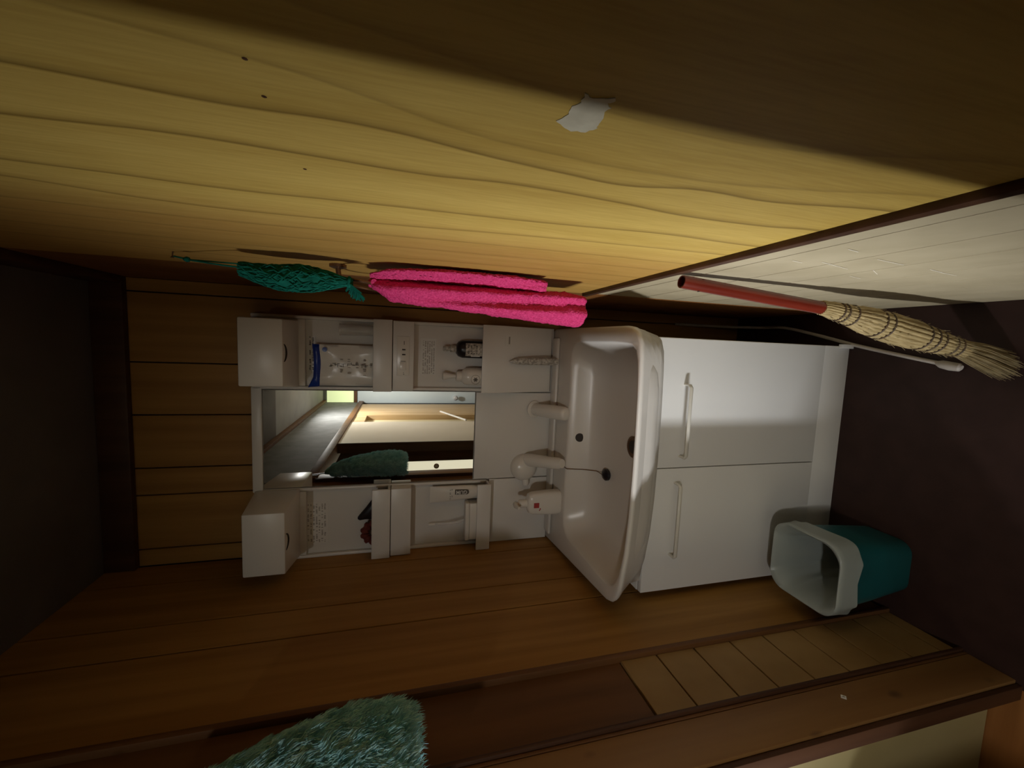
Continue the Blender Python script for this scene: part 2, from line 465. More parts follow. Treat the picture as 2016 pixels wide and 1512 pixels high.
# small diamond sticker on the post
st = MB().prism([(-0.6838, 0.559 + 0.006 * math.cos(a), 0.433 + 0.007 * math.sin(a)) for a in (0, PI / 2, PI, 1.5 * PI)], (0.0006, 0, 0), None)
so = build('sticker', st, 'sticker', loc=(-0.684, 0.559, 0.433))
tag(so, 'tiny white diamond sticker on the knotty light wood door post', 'sticker')
build('sticker_centre', MB().prism([(-0.6834, 0.559 + 0.0025 * math.cos(a), 0.433 + 0.003 * math.sin(a)) for a in (0, PI / 2, PI, 1.5 * PI)], (0.0008, 0, 0), None), 'print_soft', so)

# ---- right wall: plywood sheet above a cream plank wainscot, brown boards in the corner
wr = struct('wall_right', B(0.156, 0.26, -2.10, 1.46, 0.0, CEIL), 'groove')
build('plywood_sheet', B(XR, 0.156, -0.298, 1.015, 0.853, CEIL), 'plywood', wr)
zz = [0.0, 0.07, 0.17, 0.27, 0.37, 0.474, 0.574, 0.673, 0.773, 0.838]
build('wainscot_backing', B(XR + 0.0042, 0.156, -0.298, 1.015, 0.0, 0.838), 'groove', wr)
for a, c in zip(zz[:-1], zz[1:]):
    build('wainscot_plank', B(XR + 0.001, XR + 0.004, -0.298, 1.015, a + 0.0015, c - 0.0015), 'cream_plank', wr, bevel=0.0006, seg=1)
build('plank', B(XR - 0.001, 0.156, 1.0155, 1.196, 0.0, CEIL), 'red_wood', wr, bevel=0.0015, seg=1)
build('plank', B(XR - 0.001, 0.156, 1.199, 1.374, 0.0, CEIL), 'red_wood', wr, bevel=0.0015, seg=1)
build('corridor_board', B(XR, 0.156, -2.09, -0.352, 0.0, CEIL), 'pale_panel', wr)
struct('trim_4', B(XR - 0.0085, XR + 0.002, -0.298, 1.012, 0.8385, 0.853), 'dark_wood', bevel=0.0015)
# pale scratches running down over the wainscot
def scratch(pts, w):
    m = MB()
    for (y0, z0), (y1, z1) in zip(pts[:-1], pts[1:]):
        m.add([(XR - 0.0001, y0, z0), (XR - 0.0001, y1, z1), (XR - 0.0001, y1 + w, z1 - w * 0.3), (XR - 0.0001, y0 + w, z0 - w * 0.3)], [(0, 1, 2, 3)])
    return m
sc = scratch([(0.50, 0.745), (0.505, 0.72)], 0.0012)
for pts in ([(0.42, 0.745), (0.425, 0.72)], [(0.49, 0.70), (0.50, 0.66), (0.51, 0.62)], [(0.445, 0.655), (0.45, 0.62), (0.455, 0.585)], [(0.50, 0.58), (0.52, 0.54)], [(0.46, 0.52), (0.47, 0.47), (0.475, 0.43)], [(0.55, 0.56), (0.56, 0.52)]):
    q = scratch(pts, 0.0011); sc.add(q.v, q.f)
build('scratch_marks', sc, 'scratch', wr)
build('wood_knot', MB().lathe((XR - 0.0004, 0.259, 1.391), [(0.0006, 0), (0.0015, 0.0002), (0.0007, 0.0006)], 8, (1, 0, 0)), 'dark_wood', wr)
for y, z in ((0.294, 1.392), (0.403, 1.392)):
    build('wood_knot', MB().lathe((XR - 0.0004, y, z), [(0.0006, 0), (0.0016, 0.0002), (0.0007, 0.0006)], 8, (1, 0, 0)), 'dark_wood', wr)

# crown mouldings
struct('trim_5', B(XL, XR, 1.352, YB, 2.035, CEIL), 'dark_wood', bevel=0.004)
struct('trim_6', B(0.121, XR, -0.298, 1.351, 2.035, CEIL), 'dark_wood', bevel=0.004)

# ---- passage behind the camera (seen in the mirror)
wp = struct('wall_passage', B(-0.745, XL, -0.88, -0.135, 0.0, 1.70), 'pale_panel')
build('dark_edge', B(-0.75, XL + 0.004, -0.1345, -0.125, 0.0, 1.70), 'dark_wood', wp)
build('upper_wall', B(-0.745, XL - 0.004, -2.05, 0.588, 1.745, CEIL), 'plaster', wp)
build('recess_board', B(-0.76, -0.735, -1.20, -0.88, 0.0, 1.60), 'cream_wall', wp)
build('recess_head', B(-0.76, -0.692, -1.20, -0.88, 1.60, 1.70), 'light_wood', wp)
build('door_board', B(-0.76, XL, -1.87, -1.20, 0.0, 1.70), 'light_wood', wp, bevel=0.003)
struct('trim_7', B(-0.79, XL + 0.012, -2.05, 0.588, 1.70, 1.745), 'mid_wood', bevel=0.002)
struct('trim_8', B(-0.745, XL + 0.018, -2.05, 0.70, CEIL - 0.035, CEIL), 'mid_wood', bevel=0.002)
# white stick leaning in the recess
tag(build('white_rod', MB().tube([(-0.680, -1.34, 0.928), (-0.680, -0.875, 0.745)], 0.0085, 8), 'paper', loc=(-0.680, -1.10, 0.745)),
    'thin white rod slanting across the cream recess, seen in the mirror', 'rod')
struct('wall_end', B(-0.80, 0.26, -2.12, -2.05, 0.0, CEIL), 'plaster')
d2 = struct('door_2', B(-0.70, -0.05, -2.048, -2.02, 0.0, 1.76), 'blue_white', bevel=0.003)
build('knob_plate', MB().lathe((-0.635, -2.02, 0.70), [(0.026, 0), (0.026, 0.006), (0.012, 0.008)], 20, (0, 1, 0)), 'steel', d2, smooth=True)
build('knob', MB().lathe((-0.635, -2.012, 0.70), [(0.010, 0), (0.010, 0.02), (0.024, 0.03), (0.026, 0.045), (0.016, 0.056), (0.0, 0.058)], 20, (0, 1, 0)), 'steel', d2, smooth=True)
w2 = struct('window_2', B(-0.70, -0.05, -2.049, -2.035, 1.80, 2.07), 'transom')
build('window_frame', MB().box(-0.72, -0.03, -2.049, -2.02, 1.765, 1.80).box(-0.72, -0.70, -2.049, -2.02, 1.80, 2.07).box(-0.36, -0.345, -2.049, -2.025, 1.80, 2.07), 'mid_wood', w2)
# unseen wall stub, added to keep passage lamp light off the near plywood
struct('wall_blocker', B(-0.25, XR, -0.35, -0.30, 0.0, CEIL), 'dark_wood')
d3 = struct('door_blocker', MB().loft([[(-0.250, -0.298, z), (-0.225, -0.298, z), (-0.163, -0.015, z), (-0.188, -0.015, z)] for z in (0.01, 1.95)]), 'dark_wood', bevel=0.002)  # unseen door leaf, added to block passage light from the near plywood
# passage ceiling lamp
cl = thing('ceiling_lamp', 'small round passage ceiling lamp with warm glowing cover', 'lamp', (-0.39, -1.15, CEIL))
build('lamp_base', MB().lathe((-0.39, -1.15, CEIL), [(0.055, -0.001), (0.055, -0.02), (0.050, -0.025)], 32), 'white', cl, smooth=True)
build('lamp_cover', MB().lathe((-0.39, -1.15, CEIL - 0.025), [(0.050, 0), (0.046, -0.022), (0.03, -0.032), (0.0, -0.035)], 32), 'lamp', cl, smooth=True)

# ---- side room behind the opening on the left
struct('wall_room_back', B(-2.2, -0.7235, 0.543, 0.587, 0.0, CEIL), 'room_wall')
wrl = struct('wall_room_left', MB().box(-2.2, -2.1, -1.5, -0.95, 0, CEIL).box(-2.2, -2.1, -0.39, 0.60, 0, CEIL).box(-2.2, -2.1, -0.95, -0.39, 0, 0.80).box(-2.2, -2.1, -0.95, -0.39, 1.34, CEIL), 'plaster')
w1 = struct('window_1', B(-2.15, -2.14, -0.95, -0.39, 0.80, 1.34), 'pane')
build('window_frame', MB().box(-2.14, -2.09, -0.97, -0.94, 0.78, 1.36).box(-2.14, -2.09, -0.40, -0.37, 0.78, 1.36).box(-2.14, -2.09, -0.94, -0.40, 0.78, 0.81).box(-2.14, -2.09, -0.94, -0.40, 1.33, 1.36), 'light_wood', w1)
struct('wall_room_end', B(-2.2, -0.745, -1.50, -1.42, 0.0, CEIL), 'plaster')
struct('trim_9', B(-1.185, -1.02, -1.42, -1.37, 0.0, CEIL), 'dark_wood', bevel=0.003)
d1 = struct('door_1', B(-1.95, -1.19, -1.42, -1.39, 0.0, 1.80), 'glow_door', bevel=0.003)
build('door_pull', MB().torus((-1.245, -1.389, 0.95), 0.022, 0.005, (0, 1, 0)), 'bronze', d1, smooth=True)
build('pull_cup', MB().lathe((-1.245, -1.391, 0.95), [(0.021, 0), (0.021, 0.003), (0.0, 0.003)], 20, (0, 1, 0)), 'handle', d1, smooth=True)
# unseen folding screen, added to give the window light a soft near edge
fs_ = thing('blocker_screen', 'two leaf dark framed folding screen added to shape the window light', 'screen', (-1.71, -0.80, -0.002))
for p0, p1 in (((-1.69, -0.520), (-1.73, -0.80)), ((-1.73, -0.805), (-1.69, -1.08))):
    dx, dy = p1[0] - p0[0], p1[1] - p0[1]; ln = math.hypot(dx, dy); nx, ny = -dy / ln * 0.009, dx / ln * 0.009
    def leaf(a, b, z0, z1, t=1.0):
        q = [(p0[0] + dx * a, p0[1] + dy * a), (p0[0] + dx * b, p0[1] + dy * b)]
        return MB().loft([[(q[0][0] - nx * t, q[0][1] - ny * t, z), (q[1][0] - nx * t, q[1][1] - ny * t, z), (q[1][0] + nx * t, q[1][1] + ny * t, z), (q[0][0] + nx * t, q[0][1] + ny * t, z)] for z in (z0, z1)])
    lf = build('leaf_panel', leaf(0.06, 0.94, 0.06, 1.86, 0.4), 'tan_plank', fs_)
    for a, b, z0, z1 in ((0, 0.06, 0, 1.9), (0.94, 1, 0, 1.9), (0.06, 0.94, 0, 0.06), (0.06, 0.94, 1.86, 1.9)):
        build('leaf_frame', leaf(a, b, z0, z1), 'dark_wood', lf)
# unseen low chest beside the opening, added to cut the window light low down
ch = thing('blocker_chest', 'low dark wooden chest of drawers added to block low window light', 'chest', (-1.08, 0.32, -0.002))
build('chest_body', B(-1.24, -0.93, 0.12, 0.50, 0.0, 0.46), 'chest', ch, bevel=0.006)
for z in (0.03, 0.165, 0.30):
    d = build('drawer', B(-1.22, -0.95, 0.108, 0.1195, z, z + 0.125), 'chest', ch, bevel=0.003)
    build('knob', MB().lathe((-1.085, 0.108, z + 0.08), [(0.006, 0), (0.006, 0.01), (0.012, 0.016), (0.0, 0.022)], 12, (0, -1, 0)), 'bronze', d, smooth=True)

# ================================================================== VANITY CABINET
vc = thing('vanity_cabinet', 'white two door vanity cabinet under the washbasin', 'cabinet', (-0.316, 1.15, 0.0))
build('body', MB().box(-0.668, 0.037, 0.953, 1.370, 0.0, 0.665), 'white_door', vc, bevel=0.0015)
build('kick_board', B(-0.667, 0.036, 0.937, 0.9525, 0.0, 0.096), 'white_door', vc, bevel=0.001)
build('foot_strip', B(0.030, 0.042, 0.925, 0.9365, 0.0, 0.045), 'white_door', vc, bevel=0.001)
def bar_handle(x0, x1, z, parent):
    m = MB()
    y = 0.934
    m.tube([(x0, y, z), (x0, y - 0.022, z + 0.002), (x0 + 0.006, y - 0.028, z + 0.002), (x1 - 0.006, y - 0.028, z + 0.002), (x1, y - 0.022, z + 0.002), (x1, y, z)],
           [(0.005, 0.0035)] * 6, 8, True, (0, 0, 1))
    return build('handle', m, 'handle', parent, smooth=True, angle=50)
dl = build('door', B(-0.6665, -0.3172, 0.934, 0.9525, 0.099, 0.664), 'white_door', vc, bevel=0.0015)
bar_handle(-0.561, -0.357, 0.581, dl)
dr = build('door', B(-0.3148, 0.0355, 0.934, 0.9525, 0.099, 0.664), 'white_door', vc, bevel=0.0015)
bar_handle(-0.283, -0.087, 0.573, dr)

# ================================================================== WASHBASIN
wbn = thing('washbasin', 'wide white ceramic washbasin with bowed front on the vanity cabinet', 'basin', (-0.316, 1.1, 0.666))
CN = (-0.30, 1.03); NR = 96
def outer(d=0.0, front=0.0):
    pts = [(0.061 - d, 1.374), (-0.689 + d * 0.3, 1.374), (-0.664 + d, 1.12), (-0.644 + d, 0.92)]
    pts += [(-0.640 + d, 0.885 + front), (-0.630 + d, 0.862 + d + front), (-0.612 + d, 0.846 + d + front), (-0.58, 0.832 + d + front)]
    pts += [(-0.48, 0.814 + d + front), (-0.387, 0.806 + d + front), (-0.28, 0.803 + d + front), (-0.195, 0.803 + d + front), (-0.10, 0.805 + d + front),
            (-0.02, 0.809 + d + front), (0.02, 0.816 + d + front), (0.042 - d, 0.828 + d + front), (0.053 - d, 0.848 + d + front), (0.057 - d, 0.88 + front), (0.059 - d, 1.1)]
    return pts
def inner(d=0.0):
    pts = []
    x0, x1, y1 = -0.602 + d, 0.018 - d, 1.196 - d
    r = 0.055
    pts += [(x1, 0.93), (x1, y1 - r)]
    pts += [(x1 - r + r * math.cos(a), y1 - r + r * math.sin(a)) for a in [PI / 2 * k / 6 for k in range(1, 7)]]
    pts += [(x0 + r + r * math.cos(a), y1 - r + r * math.sin(a)) for a in [PI / 2 + PI / 2 * k / 6 for k in range(0, 7)]]
    pts += [(x0, 0.93), (x0 + 0.006, 0.88 + d), (x0 + 0.022, 0.856 + d), (x0 + 0.055, 0.840 + d), (-0.48, 0.8235 + d), (-0.387, 0.8155 + d), (-0.28, 0.8125 + d), (-0.195, 0.8125 + d), (-0.10, 0.8145 + d),
            (x1 - 0.05, 0.820 + d), (x1 - 0.018, 0.830 + d), (x1 - 0.004, 0.852 + d)]
    return pts
def ring(poly, z, c=CN):
    return [(x, y, z(x, y) if callable(z) else z) for x, y in radial(poly, c, NR)]
rings = [ring(outer(0.012, 0.082), 0.6665), ring(outer(0.0096, 0.0655), 0.690), ring(outer(0.0072, 0.049), 0.7145), ring(outer(0.0048, 0.033), 0.738), ring(outer(0.0024, 0.0165), 0.7625), ring(outer(0.0006, 0.005), 0.779), ring(outer(0.0), 0.787), ring(outer(0.0015), 0.792), ring(outer(0.005), 0.794),
         ring(inner(-0.0025), 0.794), ring(inner(0.0), 0.793), ring(inner(0.003), 0.789), ring(inner(0.012), 0.770), ring(inner(0.022), 0.735), ring(inner(0.042), 0.706), ring(inner(0.075), 0.692), ring(inner(0.12), 0.686), ring(inner(0.16), 0.684)]
bm_ = MB().loft(rings, True, True)
build('bowl', bm_, 'ceramic', wbn, smooth=True, angle=60)
build('back_ledge', MB().box(-0.655, 0.030, 1.290, 1.336, 0.7945, 0.806), 'ceramic', wbn, bevel=0.006, seg=3)
build('overflow_hole', MB().lathe((-0.285, 1.180, 0.757), [(0.014, -0.006), (0.014, 0.0), (0.0, 0.0005)], 20, (0, -1, 0.25)), 'dark', wbn, smooth=True)
dn = build('drain', MB().lathe((-0.268, 0.985, 0.6845), [(0.030, 0), (0.030, 0.003), (0.024, 0.0045), (0.022, 0.003), (0.0, 0.003)], 28), 'drain', wbn, smooth=True)
build('drain_hole', MB().lathe((-0.268, 0.985, 0.6875), [(0.018, 0), (0.018, 0.0008), (0.0, 0.0008)], 24), 'dark', dn, smooth=True)
pg = thing('drain_plug', 'black rubber drain plug on a thin chain lying in the basin', 'plug', (-0.385, 1.110, 0.690))
build('stopper', MB().lathe((-0.385, 1.105, 0.6885), [(0.014, 0), (0.018, 0.004), (0.018, 0.012), (0.012, 0.018), (0.004, 0.020), (0.0, 0.022)], 20), 'black', pg, smooth=True)
build('chain', MB().tube([(-0.385, 1.105, 0.708), (-0.387, 1.150, 0.706), (-0.388, 1.176, 0.745), (-0.388, 1.188, 0.792), (-0.385, 1.205, 0.797), (-0.380, 1.212, 0.803)], 0.0014, 6), 'drain', pg, smooth=True)

# ================================================================== MIRROR CABINET
mc = thing('mirror_cabinet', 'white wall mirror cabinet with side shelf columns above the washbasin', 'mirror cabinet', (-0.314, 1.36, 0.795))
build('back_panel', B(-0.689, 0.061, 1.352, 1.374, 0.796, 1.730), 'white', mc, bevel=0.002)
mg = build('mirror_glass', B(-0.4615, -0.1605, 1.343, 1.3515, 1.068, 1.702), 'mirror', mc, bevel=0.0012, seg=1)
build('top_strip', B(-0.47, -0.152, 1.338, 1.3518, 1.703, 1.730), 'white', mc, bevel=0.002)
build('lower_panel', B(-0.4595, -0.1625, 1.338, 1.3518, 0.797, 1.066), 'white', mc, bevel=0.0015)
def column(x0, x1, bx0, bx1, ty, mirror_side):
    # side lips of the shelf column
    build('column_lip', B(x0, x0 + 0.010, 1.338, 1.3518, 1.02, 1.728), 'white', mc, bevel=0.003)
    build('column_lip', B(x1 - 0.010, x1, 1.338, 1.3518, 1.02, 1.728), 'white', mc, bevel=0.003)
    build('column_header', B(x0 + 0.0105, x1 - 0.0105, 1.338, 1.3518, 1.585, 1.728), 'white', mc, bevel=0.003)
    # lamp box, narrower towards the front
    y0 = 1.166
    m = MB().loft([[(bx0, y0, 1.602), (bx1, y0, 1.602), (bx1, y0, 1.704), (bx0, y0, 1.704)],
                   [(min(bx0, x0 + 0.012) if not mirror_side else bx0 - 0.02, 1.3375, 1.602), (bx1 + 0.004, 1.3375, 1.602), (bx1 + 0.004, 1.3375, 1.724), (bx0 - 0.004, 1.3375, 1.724)]])
    lb = build('lamp_box', m, 'white', mc, bevel=0.004, seg=2)
    cx = (bx0 + bx1) / 2
    build('lamp_opening', MB().tube([(cx + 0.023 * math.cos(a), 1.171 + 0.024 * math.sin(a), 1.6012) for a in [PI * (0.06 + 0.88 * k / 20) for k in range(21)]], [0.0008 + 0.0022 * math.sin(PI * k / 20) for k in range(21)], 8), 'dark', lb, smooth=True)
    # upper tray
    tr = build('tray_floor', B(x0 + 0.002, x1 - 0.002, ty + 0.0085, 1.3375, 1.336, 1.344), 'white', mc, bevel=0.0015)
    build('tray_lip', B(x0 + 0.001, x1 - 0.001, ty, ty + 0.008, 1.336, 1.391), 'white', tr, bevel=0.002)
    # block under the tray
    bl = build('column_block', B(x0 + 0.003, x1 - 0.003, 1.300, 1.3515, 1.272, 1.334), 'white', mc, bevel=0.002)
    return lb, tr, bl
lbL, trL, blL = column(-0.689, -0.4635, -0.640, -0.468, 1.292, False)
lbR, trR, blR = column(-0.1585, 0.061, -0.132, 0.042, 1.292, True)
# lower trays
trl = build('tray_floor', B(-0.687, -0.4655, 1.2985, 1.3375, 1.016, 1.024), 'white', mc, bevel=0.0015)
build('tray_lip', B(-0.688, -0.4645, 1.290, 1.298, 1.014, 1.060), 'white', trl, bevel=0.002)
build('lower_panel', B(-0.6875, -0.4625, 1.338, 1.3518, 0.797, 1.012), 'white', mc, bevel=0.0015)
trr = build('tray_floor', B(-0.157, 0.059, 1.2925, 1.3375, 1.016, 1.024), 'white', mc, bevel=0.0015)
build('tray_front', MB().loft([[(-0.1575, 1.286, 1.060), (0.060, 1.286, 1.060), (0.060, 1.292, 1.060), (-0.1575, 1.292, 1.060)], [(-0.1575, 1.286, 1.010), (0.060, 1.286, 1.010), (0.060, 1.292, 1.010), (-0.1575, 1.292, 1.010)], [(-0.1575, 1.338, 0.808), (0.060, 1.338, 0.808), (0.060, 1.344, 0.808), (-0.1575, 1.344, 0.808)]]), 'white', trr, bevel=0.0015)
# socket and switch plate on the right block
pl = build('socket_plate', B(-0.108, 0.012, 1.297, 1.2995, 1.285, 1.322), 'white_gloss', blR, bevel=0.001)
for x in (-0.030, -0.045):
    build('socket_slot', B(x, x + 0.004, 1.2962, 1.2969, 1.297, 1.307), 'dark', blR)
build('switch_rocker', B(-0.090, -0.066, 1.294, 1.2968, 1.294, 1.313), 'white_gloss', blR, bevel=0.001)
for bx_ in ((-0.013, -0.002, 1.300, 1.302), (-0.064, -0.0625, 1.296, 1.311), (-0.0995, -0.0975, 1.301, 1.303), (-0.1045, -0.1022, 1.300, 1.3025)):
    build('plate_mark', B(bx_[0], bx_[1], 1.2962, 1.2969, bx_[2], bx_[3]), 'print', blR)

def print_block(x0, x1, z0, z1, y, rows, fill=0.7, seed=1, horiz=True, h=0.35):
    """rows of tiny illegible printed strokes on a face at depth y"""
    rnd = random.Random(seed); m = MB()
    for k in range(rows):
        zc = z1 - (k + 0.5) * (z1 - z0) / rows
        hh = (z1 - z0) / rows * h
        x = x0
        while x < x1:
            w = rnd.uniform(0.0012, 0.0045)
            if rnd.random() < fill:
                m.box(x, min(x + w, x1), y - 0.0003, y, zc - hh * rnd.uniform(.5, 1), zc + hh * rnd.uniform(.5, 1))
            x += w + 0.0011
    return m
# printed notices on the shelf column backs
nt_ = build('notice', B(-0.104, 0.002, 1.3508, 1.3518, 1.560, 1.580), 'white', mc)
build('notice_print', print_block(-0.100, 0.0, 1.562, 1.578, 1.3508, 2, 0.8, 3), 'print', nt_)
nt_ = build('notice', B(-0.108, 0.010, 1.3508, 1.3518, 1.200, 1.250), 'paper', mc)
build('notice_print', print_block(-0.104, 0.002, 1.204, 1.244, 1.3508, 6, 0.75, 5), 'print_soft', nt_)
nt_ = build('notice', B(-0.650, -0.515, 1.3508, 1.3518, 1.525, 1.590), 'white', mc)
build('notice_print', print_block(-0.645, -0.52, 1.530, 1.586, 1.3508, 7, 0.55, 8), 'print_soft', nt_)
def slope_y(z): return 1.286 + (1.010 - z) * 0.052 / 0.202
nt_ = build('small_notice', MB().loft([[(-0.005, slope_y(z) - 0.0008, z), (0.030, slope_y(z) - 0.0008, z), (0.030, slope_y(z) + 0.0002, z), (-0.005, slope_y(z) + 0.0002, z)] for z in (0.965, 0.985)]), 'paper', mc)
build('notice_print', MB().loft([[(0.002, slope_y(z) - 0.0011, z), (0.026, slope_y(z) - 0.0011, z), (0.026, slope_y(z) - 0.0006, z), (0.002, slope_y(z) - 0.0006, z)] for z in (0.968, 0.973)]), 'print_soft', nt_)

# ================================================================== FAUCET
fc = thing('faucet_lever', 'white rounded water lever on the cabinet foot behind the bowl', 'faucet', (-0.212, 1.30, 0.83))
build('lever', MB().tube([(-0.218, 1.3375, 0.864), (-0.217, 1.30, 0.848), (-0.214, 1.25, 0.826), (-0.212, 1.205, 0.804), (-0.212, 1.196, 0.800), (-0.212, 1.191, 0.798)], [0.021, 0.021, 0.023, 0.023, 0.020, 0.012], 20), 'white_gloss', fc, smooth=True)
build('collar', MB().lathe((-0.218, 1.3375, 0.864), [(0.028, 0.0), (0.030, 0.006), (0.024, 0.010)], 24, (0, -1, -0.4)), 'white_gloss', fc, smooth=True)
sp = thing('faucet_spout', 'white pull-out shower spout above the basin bowl', 'faucet', (-0.40, 1.28, 0.83))
build('spout_head', MB().tube([(-0.392, 1.318, 0.884), (-0.384, 1.27, 0.862), (-0.376, 1.22, 0.834), (-0.370, 1.19, 0.817), (-0.368, 1.18, 0.812)], [0.022, 0.021, 0.019, 0.018, 0.014], 18), 'white_gloss', sp, smooth=True)
build('elbow', MB().lathe((-0.422, 1.3375, 0.893), [(0.046, 0.0), (0.046, 0.012), (0.042, 0.024), (0.030, 0.034), (0.012, 0.038), (0.0, 0.0385)], 28, (0, -1, 0)), 'white_gloss', sp, smooth=True)
build('elbow_nub', MB().tube([(-0.462, 1.320, 0.888), (-0.475, 1.318, 0.887), (-0.482, 1.317, 0.887)], [0.012, 0.012, 0.010], 14), 'white_gloss', sp, smooth=True)

# ================================================================== THINGS ON THE SHELVES
# soap bottle on the basin deck
sb = thing('soap_bottle', 'white flat dispenser bottle with red square label on the basin deck', 'bottle', (-0.512, 1.232, 0.7945))
pr = [(0.0, 0.037, 0.020), (0.004, 0.040, 0.022), (0.05, 0.039, 0.022), (0.095, 0.036, 0.021), (0.108, 0.030, 0.018), (0.114, 0.014, 0.012)]
m = MB(); rr = []
for h, a, b_ in pr:
    rr.append([(-0.512 + a * (abs(math.cos(t)) ** 0.5) * (1 if math.cos(t) >= 0 else -1), 1.232 + b_ * (abs(math.sin(t)) ** 0.6) * (1 if math.sin(t) >= 0 else -1), 0.7945 + h) for t in [2 * PI * k / 28 for k in range(28)]])
m.loft(rr)
build('bottle_body', m, 'white_gloss', sb, smooth=True)
build('cap', MB().lathe((-0.512, 1.232, 0.9085), [(0.013, 0), (0.013, 0.022), (0.011, 0.026), (0.005, 0.028), (0.005, 0.036)], 18), 'white_gloss', sb, smooth=True)
build('nozzle', MB().tube([(-0.512, 1.236, 0.946), (-0.512, 1.215, 0.949), (-0.512, 1.195, 0.944)], [(0.006, 0.008), (0.005, 0.008), (0.004, 0.005)], 12), 'white_gloss', sb, smooth=True)
build('red_label', B(-0.521, -0.505, 1.2085, 1.2115, 0.872, 0.889), 'print_red', sb, label='small red square label')
build('small_print', MB().box(-0.5275, -0.523, 1.2088, 1.2115, 0.866, 0.869).box(-0.531, -0.528, 1.209, 1.2118, 0.868, 0.871), 'print_red', sb)

# speckled grey slim tube leaning on the cabinet foot
gt = thing('slim_tube', 'slim speckled grey tube with pointed tip standing against the lower right panel', 'tube', (-0.050, 1.283, 0.806))
build('tube_body', MB().tube([(-0.050, 1.282, 0.8065), (-0.050, 1.283, 0.820), (-0.051, 1.284, 0.900), (-0.052, 1.2855, 0.945)], [0.010, 0.0125, 0.0125, 0.0115], 16), 'silver_rough', gt, smooth=True)
build('tube_tip', MB().tube([(-0.052, 1.2855, 0.9455), (-0.053, 1.286, 0.958), (-0.054, 1.2865, 0.972)], [0.010, 0.008, 0.001], 14), 'silver_rough', gt, smooth=True)

# black dropper bottle
bb = thing('dropper_bottle', 'black bottle with pale dropper top and printed silver label', 'bottle', (-0.020, 1.323, 1.0245))
build('bottle_body', MB().lathe((-0.020, 1.3228, 1.0245), [(0.028, 0), (0.0285, 0.004), (0.0285, 0.095), (0.024, 0.108), (0.015, 0.115), (0.0, 0.116)][:5], 28).add([], []), 'black', bb, smooth=True)
build('dropper', MB().lathe((-0.020, 1.3228, 1.1398), [(0.011, 0), (0.011, 0.018), (0.0075, 0.019), (0.0075, 0.026), (0.009, 0.028), (0.009, 0.038), (0.007, 0.041)], 18), 'silver_rough', bb, smooth=True)
lab = MB(); n = 14; R_ = 0.0289; a0, a1 = -PI / 2 - 0.85, -PI / 2 + 0.75
lab.add([(-0.020 + R_ * math.cos(a0 + (a1 - a0) * k / n), 1.3228 + R_ * math.sin(a0 + (a1 - a0) * k / n), z) for z in (1.04, 1.112) for k in range(n + 1)], [(k, k + 1, n + 2 + k, n + 1 + k) for k in range(n)])
lb_ = build('bottle_label', lab, 'silver_rough', bb, smooth=True, label='printed silver label')
build('label_print', print_block(-0.034, -0.004, 1.072, 1.108, 1.2945, 4, 0.7, 12), 'print', lb_)
build('label_bar', B(-0.043, -0.036, 1.3010, 1.3040, 1.066, 1.094), 'paper', lb_)

# white pump bottle with star logo
wbt = thing('pump_bottle', 'white round pump bottle with dark star logo beside the black bottle', 'bottle', (-0.112, 1.323, 1.0245))
build('bottle_body', MB().lathe((-0.108, 1.3225, 1.0245), [(0.026, 0), (0.0285, 0.004), (0.0285, 0.070), (0.026, 0.086), (0.018, 0.094), (0.016, 0.096)], 28), 'white_gloss', wbt, smooth=True)
build('pump_collar', MB().lathe((-0.108, 1.3225, 1.1208), [(0.017, 0), (0.017, 0.016), (0.009, 0.018)], 22), 'white_gloss', wbt, smooth=True)
build('pump_head', MB().lathe((-0.108, 1.3225, 1.1392), [(0.006, 0), (0.007, 0.012), (0.013, 0.034), (0.013, 0.040), (0.010, 0.042)], 20), 'white_gloss', wbt, smooth=True)
star = []
for k in range(12):
    r_ = 0.009 if k % 2 == 0 else 0.0045
    star.append((-0.116 + r_ * math.cos(PI / 2 + k * PI / 6), 1.2935, 1.078 + r_ * math.sin(PI / 2 + k * PI / 6)))
lg = build('star_logo', MB().prism(star, (0, 0.003, 0), None), 'print', wbt)
build('logo_ring', MB().torus((-0.116, 1.2942, 1.078), 0.0145, 0.0007, (0, 1, 0), 28, 6), 'print_soft', lg, smooth=True)

# packet with blue band, upper right tray
pk = thing('packet', 'white film packet with blue top band on the upper right shelf', 'packet', (-0.080, 1.322, 1.3445))
def sheet(x0, x1, z0, z1, y, nx, nz, f, thick):
    vs = []; fs = []
    for s in (0, 1):
        for j in range(nz + 1):
            for i in range(nx + 1):
                u, w = i / nx, j / nz
                x, yy, z = f(x0 + (x1 - x0) * u, z0 + (z1 - z0) * w, u, w)
                edge = min(u, 1 - u, w, 1 - w)
                t = thick * min(1, edge * 6) + 0.0006
                vs.append((x, y + yy + (t if s else -t), z))
    o_ = (nx + 1) * (nz + 1)
    for j in range(nz):
        for i in range(nx):
            a = j * (nx + 1) + i
            fs.append((a, a + 1, a + nx + 2, a + nx + 1)); fs.append((o_ + a, o_ + a + nx + 1, o_ + a + nx + 2, o_ + a + 1))
    for i in range(nx):
        fs.append((i, o_ + i, o_ + i + 1, i + 1)); q = nz * (nx + 1) + i; fs.append((q, q + 1, o_ + q + 1, o_ + q))
    for j in range(nz):
        a = j * (nx + 1); fs.append((a, a + nx + 1, o_ + a + nx + 1, o_ + a)); a += nx; fs.append((a, o_ + a, o_ + a + nx + 1, a + nx + 1))
    return MB().add(vs, fs)
wav = lambda x, z: 0.0035 * math.sin(x * 75 + 1.0) * math.cos(z * 45)
build('packet_body', sheet(-0.143, -0.021, 1.3455, 1.543, 1.322, 12, 14, lambda x, z, u, w: (x, wav(x, z), z), 0.007), 'packet', pk, smooth=True, angle=70)
